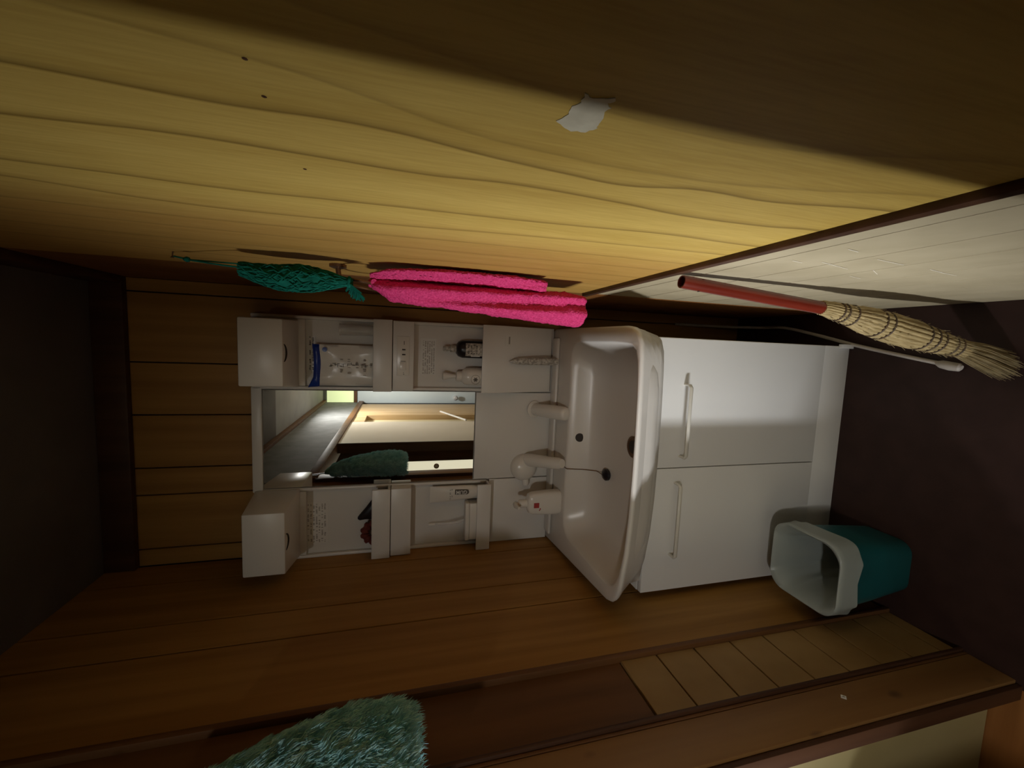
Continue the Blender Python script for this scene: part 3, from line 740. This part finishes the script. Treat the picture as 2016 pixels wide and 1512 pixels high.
build('blue_band', sheet(-0.146, -0.021, 1.5435, 1.563, 1.322, 12, 3, lambda x, z, u, w: (x - 0.004 * w * (u < .3), wav(x, z), z + (0.012 * max(0, 0.25 - u) / 0.25 if w > 0.5 else 0) - 0.004 * math.sin(u * 3.1)), 0.006), 'blue', pk, smooth=True, angle=70, label='blue sealed top band')
build('oval_logo', MB().lathe((-0.036, 1.3115, 1.527), [(0.007, 0), (0.007, 0.001), (0.0, 0.0012)], 24, (0, -1, 0)), 'blue', pk, smooth=True)
pp = print_block(-0.118, -0.062, 1.405, 1.492, 1.3105, 4, 0.35, 21, h=0.22)
build('packet_print', pp, 'print_soft', pk)
pp = MB()
rnd = random.Random(4)
for k in range(11):      # the dark line of larger characters running down the packet
    z = 1.512 - k * 0.0125
    for q in range(3):
        x = -0.080 + rnd.uniform(-0.006, 0.004); dz = rnd.uniform(-0.004, 0.004)
        if q % 2: pp.box(x - 0.004, x + 0.004, 1.3098, 1.3104, z + dz, z + dz + 0.0013)
        else: pp.box(x, x + 0.0013, 1.3098, 1.3104, z + dz - 0.004, z + dz + 0.004)
build('packet_lettering', pp, 'print', pk)

# clear tumbler behind
tb = thing('tumbler', 'clear plastic tumbler on the upper shelf beside the white packet', 'tumbler', (0.025, 1.3185, 1.3445))
build('cup', MB().lathe((0.025, 1.3185, 1.3445), [(0.0145, 0.0), (0.0155, 0.004), (0.0175, 0.14), (0.018, 0.142), (0.0165, 0.142), (0.0145, 0.008), (0.0, 0.008)], 24), 'clear', tb, smooth=True)
build('rim', MB().torus((0.025, 1.3185, 1.4865), 0.0175, 0.001, (0, 0, 1)), 'clear', tb, smooth=True)

# toothpaste tube with GUM lettering, lower left recess
tt = thing('toothpaste_tube', 'white toothpaste tube marked GUM standing cap down on the lower left shelf', 'toothpaste', (-0.495, 1.318, 1.0245))
m = MB(); rr = []
for h, cx, a, b_ in ((1.0455, -0.492, 0.014, 0.014), (1.052, -0.493, 0.017, 0.016), (1.075, -0.495, 0.0225, 0.015), (1.12, -0.4965, 0.025, 0.011), (1.17, -0.498, 0.0265, 0.006), (1.205, -0.4985, 0.0272, 0.0012), (1.212, -0.4985, 0.0272, 0.0011)):
    rr.append([(cx + a * math.cos(t), 1.318 + b_ * math.sin(t), h) for t in [2 * PI * k / 28 for k in range(28)]])
m.loft(rr)
build('tube_body', m, 'white_gloss', tt, smooth=True)
build('cap', MB().lathe((-0.491, 1.318, 1.0245), [(0.014, 0), (0.0135, 0.020), (0.012, 0.0208)], 20), 'black', tt, smooth=True)
# dark name plate with a rounded lower end, letters running upwards
def on_tube(z): return 1.318 - (0.0165 if z < 1.08 else 0.0165 - (z - 1.08) * 0.092) - 0.0008
pz0, pz1, px0, px1 = 1.086, 1.132, -0.4975, -0.4815
poly = [(px1, pz1), (px0, pz1)] + [((px0 + px1) / 2 + 0.008 * math.cos(a), pz0 + 0.008 + 0.008 * math.sin(a)) for a in [PI + PI * k / 10 for k in range(11)]]
np_ = build('name_plate', MB().prism([(x, on_tube(z), z) for x, z in poly], (0, 0.002, 0), None), 'print', tt)
def text_mesh(name, body, size, M4, m_, parent, extrude=0.0002):
    cu = bpy.data.curves.new(name, 'FONT')
    cu.body = body; cu.size = size; cu.extrude = extrude; cu.align_x = 'CENTER'; cu.align_y = 'CENTER'; cu.offset = 0.0003
    to = bpy.data.objects.new(name + '_tmp', cu); COL.objects.link(to)
    dg = bpy.context.evaluated_depsgraph_get()
    me = bpy.data.meshes.new_from_object(to.evaluated_get(dg))
    bpy.data.objects.remove(to, do_unlink=True)
    me.transform(Matrix.Translation(-OFF[parent]) @ M4)
    me.materials.clear(); me.materials.append(MT[m_])
    o = bpy.data.objects.new(name, me); COL.objects.link(o); o.parent = parent; OFF[o] = OFF[parent]
    o['label'] = 'white letters GUM'
    return o
M4 = Matrix(((0, -1, 0, (px0 + px1) / 2), (0.085, 0, -1, on_tube(1.109) - 0.0006), (1, 0, 0, 1.111), (0, 0, 0, 1)))
text_mesh('lettering', 'GUM', 0.0165, M4, 'paper', np_)
build('tube_print', print_block(-0.515, -0.480, 1.138, 1.150, 1.3095, 2, 0.6, 31), 'print_soft', tt)

# small white box on lower left tray
bx = thing('small_box', 'small white lidded box on the lower left shelf', 'box', (-0.590, 1.318, 1.0245))
build('box_body', B(-0.655, -0.530, 1.3005, 1.3345, 1.0245, 1.082), 'white_gloss', bx, bevel=0.003)
build('lid', B(-0.657, -0.528, 1.2995, 1.3355, 1.0825, 1.096), 'white_gloss', bx, bevel=0.003)
# clear wrapped toothbrush leaning above it
tbv = thing('toothbrush', 'clear plastic toothbrush leaning above the small white box', 'toothbrush', (-0.60, 1.326, 1.0965))
build('brush_handle', MB().tube([(-0.590, 1.318, 1.0965), (-0.600, 1.325, 1.115), (-0.607, 1.333, 1.150), (-0.609, 1.342, 1.19)], [0.003, 0.006, 0.005, 0.004], 10), 'clear', tbv, smooth=True)
build('brush_head', MB().tube([(-0.609, 1.342, 1.1905), (-0.610, 1.3435, 1.205), (-0.610, 1.344, 1.213)], [(0.005, 0.003), (0.006, 0.003), (0.004, 0.002)], 10), 'packet', tbv, smooth=True)

# dark comb and maroon scrunchie on the upper left tray
cb = thing('black_comb_case', 'black pouch leaning beside the maroon scrunchie on the upper left shelf', 'pouch', (-0.525, 1.320, 1.3445))
m = MB(); rr = []
for h, x, a, b_ in ((1.3445, -0.530, 0.040, 0.009), (1.36, -0.530, 0.040, 0.012), (1.39, -0.535, 0.034, 0.012), (1.41, -0.548, 0.020, 0.010), (1.428, -0.560, 0.010, 0.006), (1.434, -0.562, 0.004, 0.003)):
    rr.append([(x + a * math.cos(t), 1.322 + b_ * math.sin(t), h) for t in [2 * PI * k / 18 for k in range(18)]])
build('pouch_body', m.loft(rr), 'black', cb, smooth=True)
build('pouch_flap', MB().tube([(-0.495, 1.3085, 1.350), (-0.52, 1.3075, 1.372), (-0.545, 1.3085, 1.385)], 0.0018, 8), 'twine', cb, smooth=True)
sc_ = thing('scrunchie', 'maroon ribbed scrunchie lying on the upper left shelf', 'scrunchie', (-0.610, 1.319, 1.3445))
m = MB(); vs = []; fs = []; n1, n2 = 40, 10
for i in range(n1):
    a = 2 * PI * i / n1
    rr_ = 0.0125 + 0.0035 * math.sin(a * 11) + 0.001 * math.sin(a * 23)
    for j in range(n2):
        b2 = 2 * PI * j / n2
        R2 = 0.027 + rr_ * math.cos(b2)
        vs.append((-0.612 + R2 * math.cos(a), 1.3205 + (rr_ * 0.95) * math.sin(b2), 1.3855 + R2 * math.sin(a)))
for i in range(n1):
    for j in range(n2):
        i2, j2 = (i + 1) % n1, (j + 1) % n2
        fs.append((i * n2 + j, i2 * n2 + j, i2 * n2 + j2, i * n2 + j2))
build('fabric_ring', m.add(vs, fs), 'maroon', sc_, smooth=True, angle=80)
build('gather_seam', MB().torus((-0.612, 1.3205, 1.3855), 0.013, 0.002, (0, 1, 0), 24, 6), 'twine', sc_, smooth=True)

# ================================================================== TOWEL AND RING
trg = thing('towel_ring', 'brown metal towel ring fixed to the plywood wall', 'towel ring', (0.142, 0.885, 1.40))
build('wall_plate', MB().lathe((0.1428, 0.885, 1.432), [(0.016, 0), (0.016, 0.005), (0.008, 0.008)], 20, (-1, 0, 0)), 'bronze', trg, smooth=True)
build('ring_arm', MB().tube([(0.136, 0.885, 1.432), (0.118, 0.885, 1.430), (0.110, 0.885, 1.426)], 0.005, 10), 'bronze', trg, smooth=True)
build('ring', MB().tube([(0.110, 0.885, 1.424), (0.110, 0.85, 1.417), (0.109, 0.830, 1.398), (0.106, 0.827, 1.375), (0.104, 0.835, 1.358), (0.103, 0.885, 1.352), (0.103, 0.935, 1.358), (0.106, 0.943, 1.375), (0.109, 0.94, 1.398), (0.110, 0.92, 1.417), (0.110, 0.885, 1.424)], 0.0032, 8), 'bronze', trg, smooth=True)

def towel(name, rows, parent, ydepth, seed, pile=0.0022):
    """hanging folded cloth: rows of (z, x_left, x_right, y_centre)"""
    rnd = random.Random(seed)
    # resample rows
    nz = 90; seg = 64
    zs = [r[0] for r in rows]
    def at(z):
        for a, b2 in zip(rows[:-1], rows[1:]):
            if a[0] >= z >= b2[0]:
                t = (a[0] - z) / (a[0] - b2[0]); return [a[i] + (b2[i] - a[i]) * t for i in range(4)]
        return rows[-1]
    rings = []
    for j in range(nz + 1):
        z = zs[0] + (zs[-1] - zs[0]) * j / nz
        _, xl, xr, yc = at(z)
        cx, hx = (xl + xr) / 2, (xr - xl) / 2
        ring = []
        for k in range(seg):
            a = 2 * PI * k / seg
            ca, sa = math.cos(a), math.sin(a)
            x = cx + hx * math.copysign(abs(ca) ** 0.7, ca)
            y = yc + ydepth * math.copysign(abs(sa) ** 0.6, sa) * (0.55 + 0.45 * min(1, j / 12))
            y += 0.006 * math.sin(x * 190 + z * 4)
            nv = noise.noise(Vector((x * 420, y * 420, z * 420))) * pile + rnd.uniform(-1, 1) * pile * 0.55
            lump = noise.noise(Vector((x * 40, y * 40, z * 25))) * 0.003
            d = Vector((ca, sa, 0))
            ring.append((x + d.x * (nv + lump), y + d.y * (nv + lump), z + rnd.uniform(-1, 1) * pile * 0.4))
        rings.append(ring)
    return build(name, MB().loft(rings), 'pink', parent, smooth=True, angle=180)
tw = thing('hand_towel', 'bright pink terry towel folded over the brown wall ring', 'towel', (0.09, 0.855, 0.928))
towel('outer_fall', [(1.366, 0.098, 0.117, 0.85), (1.345, 0.085, 0.119, 0.85), (1.331, 0.076, 0.118, 0.85), (1.251, 0.070, 0.117, 0.85), (1.146, 0.062, 0.116, 0.85), (1.030, 0.053, 0.115, 0.85), (0.968, 0.048, 0.118, 0.85), (0.932, 0.046, 0.110, 0.85), (0.930, 0.047, 0.108, 0.85)], tw, 0.036, 1)
towel('inner_fall', [(1.368, 0.116, 0.122, 0.83), (1.338, 0.114, 0.130, 0.83), (1.257, 0.1155, 0.1375, 0.83), (1.148, 0.1155, 0.138, 0.83), (1.06, 0.113, 0.136, 0.83), (1.025, 0.112, 0.132, 0.83)], tw, 0.030, 2)
build('fold_over', MB().tube([(0.108, 0.828, 1.362), (0.109, 0.840, 1.365), (0.109, 0.865, 1.366), (0.108, 0.880, 1.364)], [(0.004, 0.006), (0.007, 0.010), (0.007, 0.010), (0.004, 0.006)], 12), 'pink', tw, smooth=True)

# ================================================================== GREEN NET SCRUBBER
def nshift(m):
    m.v = [(x * 0.93, y - 0.06, 1.31 + (z - 1.31) * 0.93) for x, y, z in m.v]
    return m
gn = thing('net_scrubber', 'green knitted net scrubber hanging by its string from a nail', 'scrubber', (0.104, 0.80, 1.383))
def netx(z):
    P = [(1.592, 0.105, 0.128), (1.56, 0.092, 0.127), (1.53, 0.084, 0.128), (1.487, 0.083, 0.132), (1.445, 0.091, 0.124), (1.415, 0.100, 0.115), (1.405, 0.101, 0.113)]
    for a, b2 in zip(P[:-1], P[1:]):
        if a[0] >= z >= b2[0]:
            t = (a[0] - z) / (a[0] - b2[0]); return a[1] + (b2[1] - a[1]) * t, a[2] + (b2[2] - a[2]) * t
    return P[-1][1], P[-1][2]
rings = []
rnd = random.Random(5)
for j in range(46):
    z = 1.592 - (1.592 - 1.405) * j / 45
    a_, b_ = netx(z); cx, hx = (a_ + b_) / 2, (b_ - a_) / 2
    rings.append([(cx + hx * 0.9 * math.cos(t) * (1 + 0.06 * math.sin(6 * t + z * 140)), 0.86 + hx * 0.95 * math.sin(t) * (1 + 0.06 * math.sin(5 * t - z * 120)), z) for t in [2 * PI * k / 28 for k in range(28)]])
build('net_core', nshift(MB().loft(rings)), 'green', gn, smooth=True)
yarn = MB()
for k in range(34):        # crossing yarn loops over the bundle
    ph = 2 * PI * k / 34; tw_ = (1 if k % 2 else -1) * rnd.uniform(1.2, 2.6)
    pts = []
    for j in range(26):
        z = 1.594 - (1.594 - 1.402) * j / 25
        a_, b_ = netx(max(1.405, min(1.592, z))); cx, hx = (a_ + b_) / 2, (b_ - a_) / 2
        t = ph + tw_ * j / 25 + 0.18 * math.sin(j * 1.9 + k)
        rr_ = hx * (1.02 + 0.07 * math.sin(j * 1.3 + k * 2.1))
        pts.append((min(cx + rr_ * math.cos(t), 0.1405), 0.86 + rr_ * math.sin(t), z))
    yarn.tube(pts, 0.0013, 5)
yo = build('yarn_loops', nshift(yarn), 'green', gn, smooth=True); yo['kind'] = 'stuff'
build('tie_knot', nshift(MB().torus((0.1075, 0.86, 1.408), 0.008, 0.0035, (0, 0, 1), 18, 8)), 'green', gn, smooth=True)
tas = MB()
for k in range(44):
    a = 2 * PI * k / 44; s_ = rnd.uniform(0.5, 1)
    tas.tube([(0.106 + 0.005 * math.cos(a), 0.86 + 0.005 * math.sin(a), 1.406), (0.099 + 0.010 * math.cos(a) * s_, 0.86 + 0.012 * math.sin(a) * s_, 1.402 + 0.010 * math.cos(a) * s_), (0.083 + 0.012 * math.cos(a) * s_, 0.86 + 0.018 * math.sin(a) * s_, 1.397 + 0.020 * math.sin(a + 0.6) * s_)], 0.0013, 5)
build('tassel', nshift(tas), 'green', gn, smooth=True)['kind'] = 'stuff'
NT = (0.1345, 0.893, 1.7085)
build('hang_string', MB().tube([NT, (0.126, 0.868, 1.672), (0.114, 0.815, 1.60), (0.111, 0.801, 1.568)], 0.0014, 6), 'green', gn, smooth=True)
build('hang_string', MB().tube([NT, (0.127, 0.869, 1.672), (0.119, 0.817, 1.60), (0.117, 0.801, 1.566)], 0.0012, 6), 'green', gn, smooth=True)
build('string_knot', MB().lathe((0.1275, 0.872, 1.674), [(0.001, 0), (0.004, 0.002), (0.005, 0.006), (0.003, 0.010), (0.001, 0.012)], 10), 'green', gn, smooth=True)
tag(build('nail', MB().tube([(0.1428, 0.893, 1.710), (0.134, 0.893, 1.711), (0.1325, 0.893, 1.711), (0.1315, 0.893, 1.711)], [0.0012, 0.0012, 0.003, 0.003], 8), 'drain', loc=(0.1428, 0.893, 1.710), smooth=True),
    'small dark nail in the plywood holding the green scrubber', 'nail')

# ================================================================== TORN PAPER PATCH on the plywood
rnd = random.Random(11); pts = []
base = [(0.226, 1.194), (0.231, 1.206), (0.228, 1.212), (0.236, 1.2105), (0.242, 1.2145), (0.25, 1.2125), (0.259, 1.2165), (0.264, 1.212), (0.2675, 1.203), (0.2655, 1.194), (0.259, 1.189), (0.254, 1.191), (0.247, 1.1905), (0.241, 1.1935), (0.236, 1.1915), (0.232, 1.196), (0.229, 1.1925)]
for (a, b2), (c, d) in zip(base, base[1:] + base[:1]):
    for q in range(3):
        t = q / 3; pts.append((XR - 0.0006, a + (c - a) * t + rnd.uniform(-.0007, .0007), b2 + (d - b2) * t + rnd.uniform(-.0007, .0007)))
tag(build('torn_paper', MB().prism(pts, (0.0005, 0, 0), None), 'residue', loc=(XR, 0.247, 1.19)), 'small ragged patch of torn white paper stuck on the plywood', 'paper scrap')

# ================================================================== BROOM
br = thing('broom', 'short straw hand broom with red bamboo handle leaning on the wainscot', 'broom', (0.0, 0.60, 0.0))
TOP, JN = Vector((0.1265, 0.652, 0.822)), Vector((0.098, 0.643, 0.485))
hd = MB()
hp = [TOP + (JN - TOP) * t for t in (0, 0.02, 0.3, 0.6, 1.0, 1.05)]
hd.tube(hp, [0.0115, 0.012, 0.012, 0.0122, 0.0125, 0.0125], 22, False)
hd.tube([hp[0], hp[0] + (hp[1] - hp[0]) * 3], [0.0093, 0.0093], 22, False)
# ring face between outer and inner tube
ax = (JN - TOP).normalized(); u = ax.orthogonal().normalized(); w_ = ax.cross(u)
v0 = [TOP + (u * math.cos(2 * PI * k / 22) + w_ * math.sin(2 * PI * k / 22)) * r for r in (0.0115, 0.0093) for k in range(22)]
hd.add(v0, [(k, (k + 1) % 22, 22 + (k + 1) % 22, 22 + k) for k in range(22)])
h_ = build('handle', hd, 'red_handle', br, smooth=True, angle=50, label='glossy red bamboo handle with open end')
build('handle_bore', MB().lathe(TOP + ax * 0.012, [(0.0092, 0), (0.0092, 0.004)], 20, ax), 'dark', h_, smooth=True)
build('hang_hole', MB().lathe(TOP + ax * 0.035 + Vector((-0.0118, -0.002, -0.001)), [(0.0022, -0.001), (0.0022, 0.0008), (0.0, 0.001)], 10, (-1, -0.2, 0)), 'dark', h_)
spine = [Vector(p) for p in ((0.0995, 0.6435, 0.50), (0.098, 0.643, 0.485), (0.090, 0.641, 0.435), (0.080, 0.638, 0.380), (0.070, 0.635, 0.33), (0.058, 0.630, 0.265), (0.047, 0.626, 0.205), (0.038, 0.620, 0.160), (0.030, 0.614, 0.120), (0.018, 0.606, 0.075), (0.006, 0.598, 0.035), (-0.004, 0.592, 0.008))]
rad = [0.0135, 0.0145, 0.019, 0.0265, 0.0295, 0.0290, 0.0255, 0.0205, 0.0185, 0.024, 0.027, 0.025]
def spl(P, R2, n):
    out = []; ro = []
    for i in range(len(P) - 1):
        p0 = P[max(i - 1, 0)]; p1 = P[i]; p2 = P[i + 1]; p3 = P[min(i + 2, len(P) - 1)]
        for k in range(n):
            t = k / n
            out.append(0.5 * ((2 * p1) + (p2 - p0) * t + (2 * p0 - 5 * p1 + 4 * p2 - p3) * t * t + (3 * p1 - p0 - 3 * p2 + p3) * t ** 3))
            ro.append(R2[i] + (R2[i + 1] - R2[i]) * t)
    out.append(P[-1]); ro.append(R2[-1]); return out, ro
SP, SR = spl(spine, rad, 5)
for i_ in (8, 9, 11, 17, 19, 27, 29, 31, 35, 37): SR[i_] *= 0.93
def frame(i):
    t = (SP[min(i + 1, len(SP) - 1)] - SP[max(i - 1, 0)]).normalized()
    a = (Vector((0, 1, 0)) - t * t.y).normalized(); return t, a, t.cross(a)
rings = []
NS = 60
for i in range(41):
    t, a, b2 = frame(i)
    ring = []
    for k in range(NS):
        an = 2 * PI * k / NS
        rib = 1 + 0.05 * (1 if k % 3 else -1) + 0.03 * noise.noise(Vector((math.cos(an) * 6, math.sin(an) * 6, i * 0.25)))
        ring.append(SP[i] + (a * math.cos(an) + b2 * math.sin(an)) * SR[i] * rib)
    rings.append(ring)
build('straw_bundle', MB().loft(rings), 'straw', br, smooth=True, angle=60)
for i, sc2 in ((8, 1.06), (9, 1.06), (11, 1.05), (17, 1.06), (19, 1.05), (27, 1.06), (29, 1.07), (31, 1.07), (35, 1.08), (37, 1.10)):
    t, a, b2 = frame(i)
    build('binding', MB().torus(SP[i], SR[i] * sc2, 0.0021, t, 36, 6), 'twine', br, smooth=True)
st_ = MB(); rnd = random.Random(3)
for k in range(900):       # loose straw of the sweeping end
    an = rnd.uniform(0, 2 * PI); rr_ = math.sqrt(rnd.random())
    pts = []
    jit = rnd.uniform(0.75, 1.12); dx = rnd.uniform(-0.012, 0.012); end = rnd.randint(49, 55)
    for i in (34, 39, 44, min(end, 55)):
        t, a, b2 = frame(i)
        p = SP[i] + (a * math.cos(an) + b2 * math.sin(an)) * SR[i] * rr_ * (1.02 if i < 40 else jit)
        if i > 40: p = p + Vector((dx * (i - 40) / 15, dx * 0.5 * (i - 40) / 15, 0))
        p.z = max(p.z, 0.0012); pts.append(p)
    q = pts[-1]; q2 = pts[-2]
    r_ = 0.0009
    st_.tube(pts, [r_, r_, r_ * 0.9, r_ * 0.4], 3, False)
so_ = build('loose_straw', st_, 'straw_end', br); so_['kind'] = 'stuff'
fz = MB()
for k in range(260):       # stray fibres along the bundle
    i = rnd.randint(6, 38); t, a, b2 = frame(i); an = rnd.uniform(0, 2 * PI)
    d = a * math.cos(an) + b2 * math.sin(an)
    p = SP[i] + d * SR[i] * 1.03
    q = p + t * rnd.uniform(0.008, 0.02) + d * rnd.uniform(0.001, 0.006)
    if max(p.x, q.x) > 0.140: continue
    fz.tube([p, q], [0.0006, 0.0003], 3, False)
build('stray_fibres', fz, 'straw_end', br)['kind'] = 'stuff'

# ================================================================== WASTE BIN
bn = thing('waste_bin', 'teal plastic waste bin lined with a white bag beside the vanity', 'bin', (-0.548, 0.78, 0.0))
def rr3(cx, cy, hx, hy, r, z, n=5): return [(x, y, z) for x, y in rounded(cx - hx, cx + hx, cy - hy, cy + hy, r, n)]
BC = (-0.548, 0.785)
lev = [(0.0, 0.066, 0.066, 0.03), (0.006, 0.070, 0.070, 0.032), (0.14, 0.080, 0.080, 0.036), (0.275, 0.089, 0.089, 0.042), (0.28, 0.091, 0.091, 0.043)]
rings = [rr3(*BC, hx, hy, r, z) for z, hx, hy, r in lev]
rings += [rr3(*BC, hx - 0.003, hy - 0.003, r, z) for z, hx, hy, r in reversed(lev[1:])]
build('bin_body', MB().loft(rings), 'teal_bin', bn, smooth=True, angle=50)
rnd = random.Random(9)
def bagring(hx, hy, r, z, amp, fr, ph=0.0):
    out = []
    P = rounded(BC[0] - hx, BC[0] + hx, BC[1] - hy, BC[1] + hy, r, 9)
    # densify
    for (x0, y0), (x1, y1) in zip(P, P[1:] + P[:1]):
        for q in range(2):
            x, y = x0 + (x1 - x0) * q / 2, y0 + (y1 - y0) * q / 2
            a = math.atan2(y - BC[1], x - BC[0])
            k = amp * (math.sin(a * fr + ph) + 0.6 * math.sin(a * (fr * 1.7) + 1 + ph) + 0.4 * math.sin(a * 17 + ph * 3))
            d = math.hypot(x - BC[0], y - BC[1])
            out.append((x + (x - BC[0]) / d * k, y + (y - BC[1]) / d * k, z + (amp * 1.6 * math.sin(a * 3 + 0.7) if z < 0.26 and hx > 0.09 else 0)))
    return out
bag = [bagring(0.0955, 0.0955, 0.046, 0.222, 0.0028, 9), bagring(0.0948, 0.0948, 0.045, 0.245, 0.0010, 9), bagring(0.0945, 0.0945, 0.045, 0.270, 0.0004, 9), bagring(0.0940, 0.0940, 0.045, 0.2835, 0.0003, 9),
       bagring(0.0910, 0.0910, 0.043, 0.2865, 0.0002, 9), bagring(0.0845, 0.0845, 0.048, 0.279, 0.0003, 7), bagring(0.075, 0.075, 0.048, 0.24, 0.0022, 7, 1), bagring(0.066, 0.066, 0.040, 0.18, 0.0045, 6, 1.3), bagring(0.054, 0.054, 0.034, 0.11, 0.008, 5, 1.6), bagring(0.040, 0.040, 0.020, 0.06, 0.006, 5, 2), bagring(0.03, 0.03, 0.015, 0.03, 0.002, 6, 2)]
bg = build('liner_bag', MB().loft(bag, False, True), 'bag', bn, smooth=True, angle=80, label='thin white plastic liner bag folded over the rim')
lbm = MB()
lbm.box(-0.500, -0.470, 0.6995, 0.7015, 0.158, 0.162)
build('moulded_mark', MB().tube([(-0.4665, 0.735, 0.215), (-0.4668, 0.76, 0.200)], 0.0016, 8), 'paper', bn, smooth=True)

# ================================================================== WHITE CORD ON THE FLOOR
cd = thing('extension_cable', 'white cable with a plug end lying on the floor under the broom', 'cable', (0.04, 0.90, 0.0))
cp, cr_ = spl([Vector(p) for p in ((0.105, 1.365, 0.30), (0.104, 1.340, 0.12), (0.102, 1.26, 0.012), (0.100, 1.165, 0.0055), (0.075, 1.05, 0.0055), (0.040, 0.915, 0.0055), (0.015, 0.80, 0.0055), (-0.002, 0.715, 0.0055))], [0.005] * 8, 6)
build('cable', MB().tube(cp, 0.0052, 10), 'cord', cd, smooth=True)
build('plug_end', MB().tube([(-0.002, 0.717, 0.008), (-0.004, 0.708, 0.010), (-0.008, 0.690, 0.011), (-0.010, 0.672, 0.011), (-0.011, 0.668, 0.011)], [0.006, 0.010, 0.011, 0.010, 0.006], 14), 'cord', cd, smooth=True)

# ================================================================== FLUFFY DUSTER on the door post
mp_ = thing('fluffy_duster', 'mint fluffy duster head hanging over the light wood door post', 'duster', (-0.63, 0.57, 1.27))
MC = [(1.275, 0.560, 0.060, 0.030), (1.283, 0.560, 0.095, 0.044), (1.31, 0.560, 0.112, 0.050), (1.36, 0.560, 0.113, 0.052), (1.42, 0.560, 0.108, 0.050), (1.48, 0.557, 0.096, 0.045), (1.54, 0.553, 0.080, 0.038), (1.60, 0.548, 0.060, 0.029), (1.645, 0.543, 0.040, 0.02), (1.665, 0.54, 0.016, 0.01)]
def mopc(z):
    for a, b2 in zip(MC[:-1], MC[1:]):
        if a[0] <= z <= b2[0]:
            t = (z - a[0]) / (b2[0] - a[0]); return [a[i] + (b2[i] - a[i]) * t for i in range(4)]
    return MC[-1]
def mop_pt(z, an, s=1.0):
    _, yc, hy, hx = mopc(z)
    xc = -0.676 + hx
    return Vector((xc + hx * math.cos(an) * s, yc + hy * math.sin(an) * s, z))
rings = [[tuple(mop_pt(1.275 + (1.665 - 1.275) * j / 30, 2 * PI * k / 36, 0.93)) for k in range(36)] for j in range(31)]
build('fluff_core', MB().loft(rings), 'mop_core', mp_, smooth=True)
fl = MB(); rnd = random.Random(2)
for k in range(26000):
    z = 1.276 + (1.64 - 1.276) * rnd.random() ** 0.9
    an = rnd.uniform(-0.72 * PI, 0.72 * PI)
    p = mop_pt(z, an, 0.92)
    nrm = Vector((math.cos(an), math.sin(an) * 0.6, -0.15)).normalized()
    cl_ = Vector((noise.noise(p * 55), noise.noise(p * 55 + Vector((7, 3, 1))), noise.noise(p * 55 + Vector((1, 9, 4)))))
    d = (nrm * 0.55 + Vector((0, 0, -0.75)) + cl_ * 0.8).normalized()
    ln = rnd.uniform(0.010, 0.020)
    s = d.cross(Vector((rnd.uniform(-1, 1), rnd.uniform(-1, 1), rnd.uniform(-1, 1)))).normalized() * 0.0008
    q = p + nrm * 0.006 + d * ln * 0.5; e = p + d * ln + nrm * 0.003
    if e.x < -0.679: continue
    fl.add([p - s, p + s, q + s * 0.9, q - s * 0.9, e], [(0, 1, 2, 3), (3, 2, 4)])
fo = build('fluff', fl, 'mop', mp_, smooth=True, angle=180); fo['kind'] = 'stuff'
build('strap', MB().tube([(-0.668, 0.535, 1.655), (-0.673, 0.560, 1.70), (-0.672, 0.575, 1.752), (-0.674, 0.582, 1.770)], [(0.004, 0.0015)] * 4, 8, True, (0, 1, 0)), 'black', mp_, smooth=True)
build('strap', MB().tube([(-0.668, 0.545, 1.655), (-0.671, 0.545, 1.70), (-0.672, 0.565, 1.752), (-0.674, 0.578, 1.768)], [(0.004, 0.0015)] * 4, 8, True, (0, 1, 0)), 'black', mp_, smooth=True)
tag(build('hook', MB().tube([(-0.6765, 0.58, 1.768), (-0.670, 0.58, 1.766), (-0.665, 0.58, 1.770), (-0.664, 0.58, 1.778)], 0.0022, 8), 'bronze', loc=(-0.6765, 0.58, 1.768), smooth=True),
    'small metal hook above the door post holding the fluffy duster', 'hook')
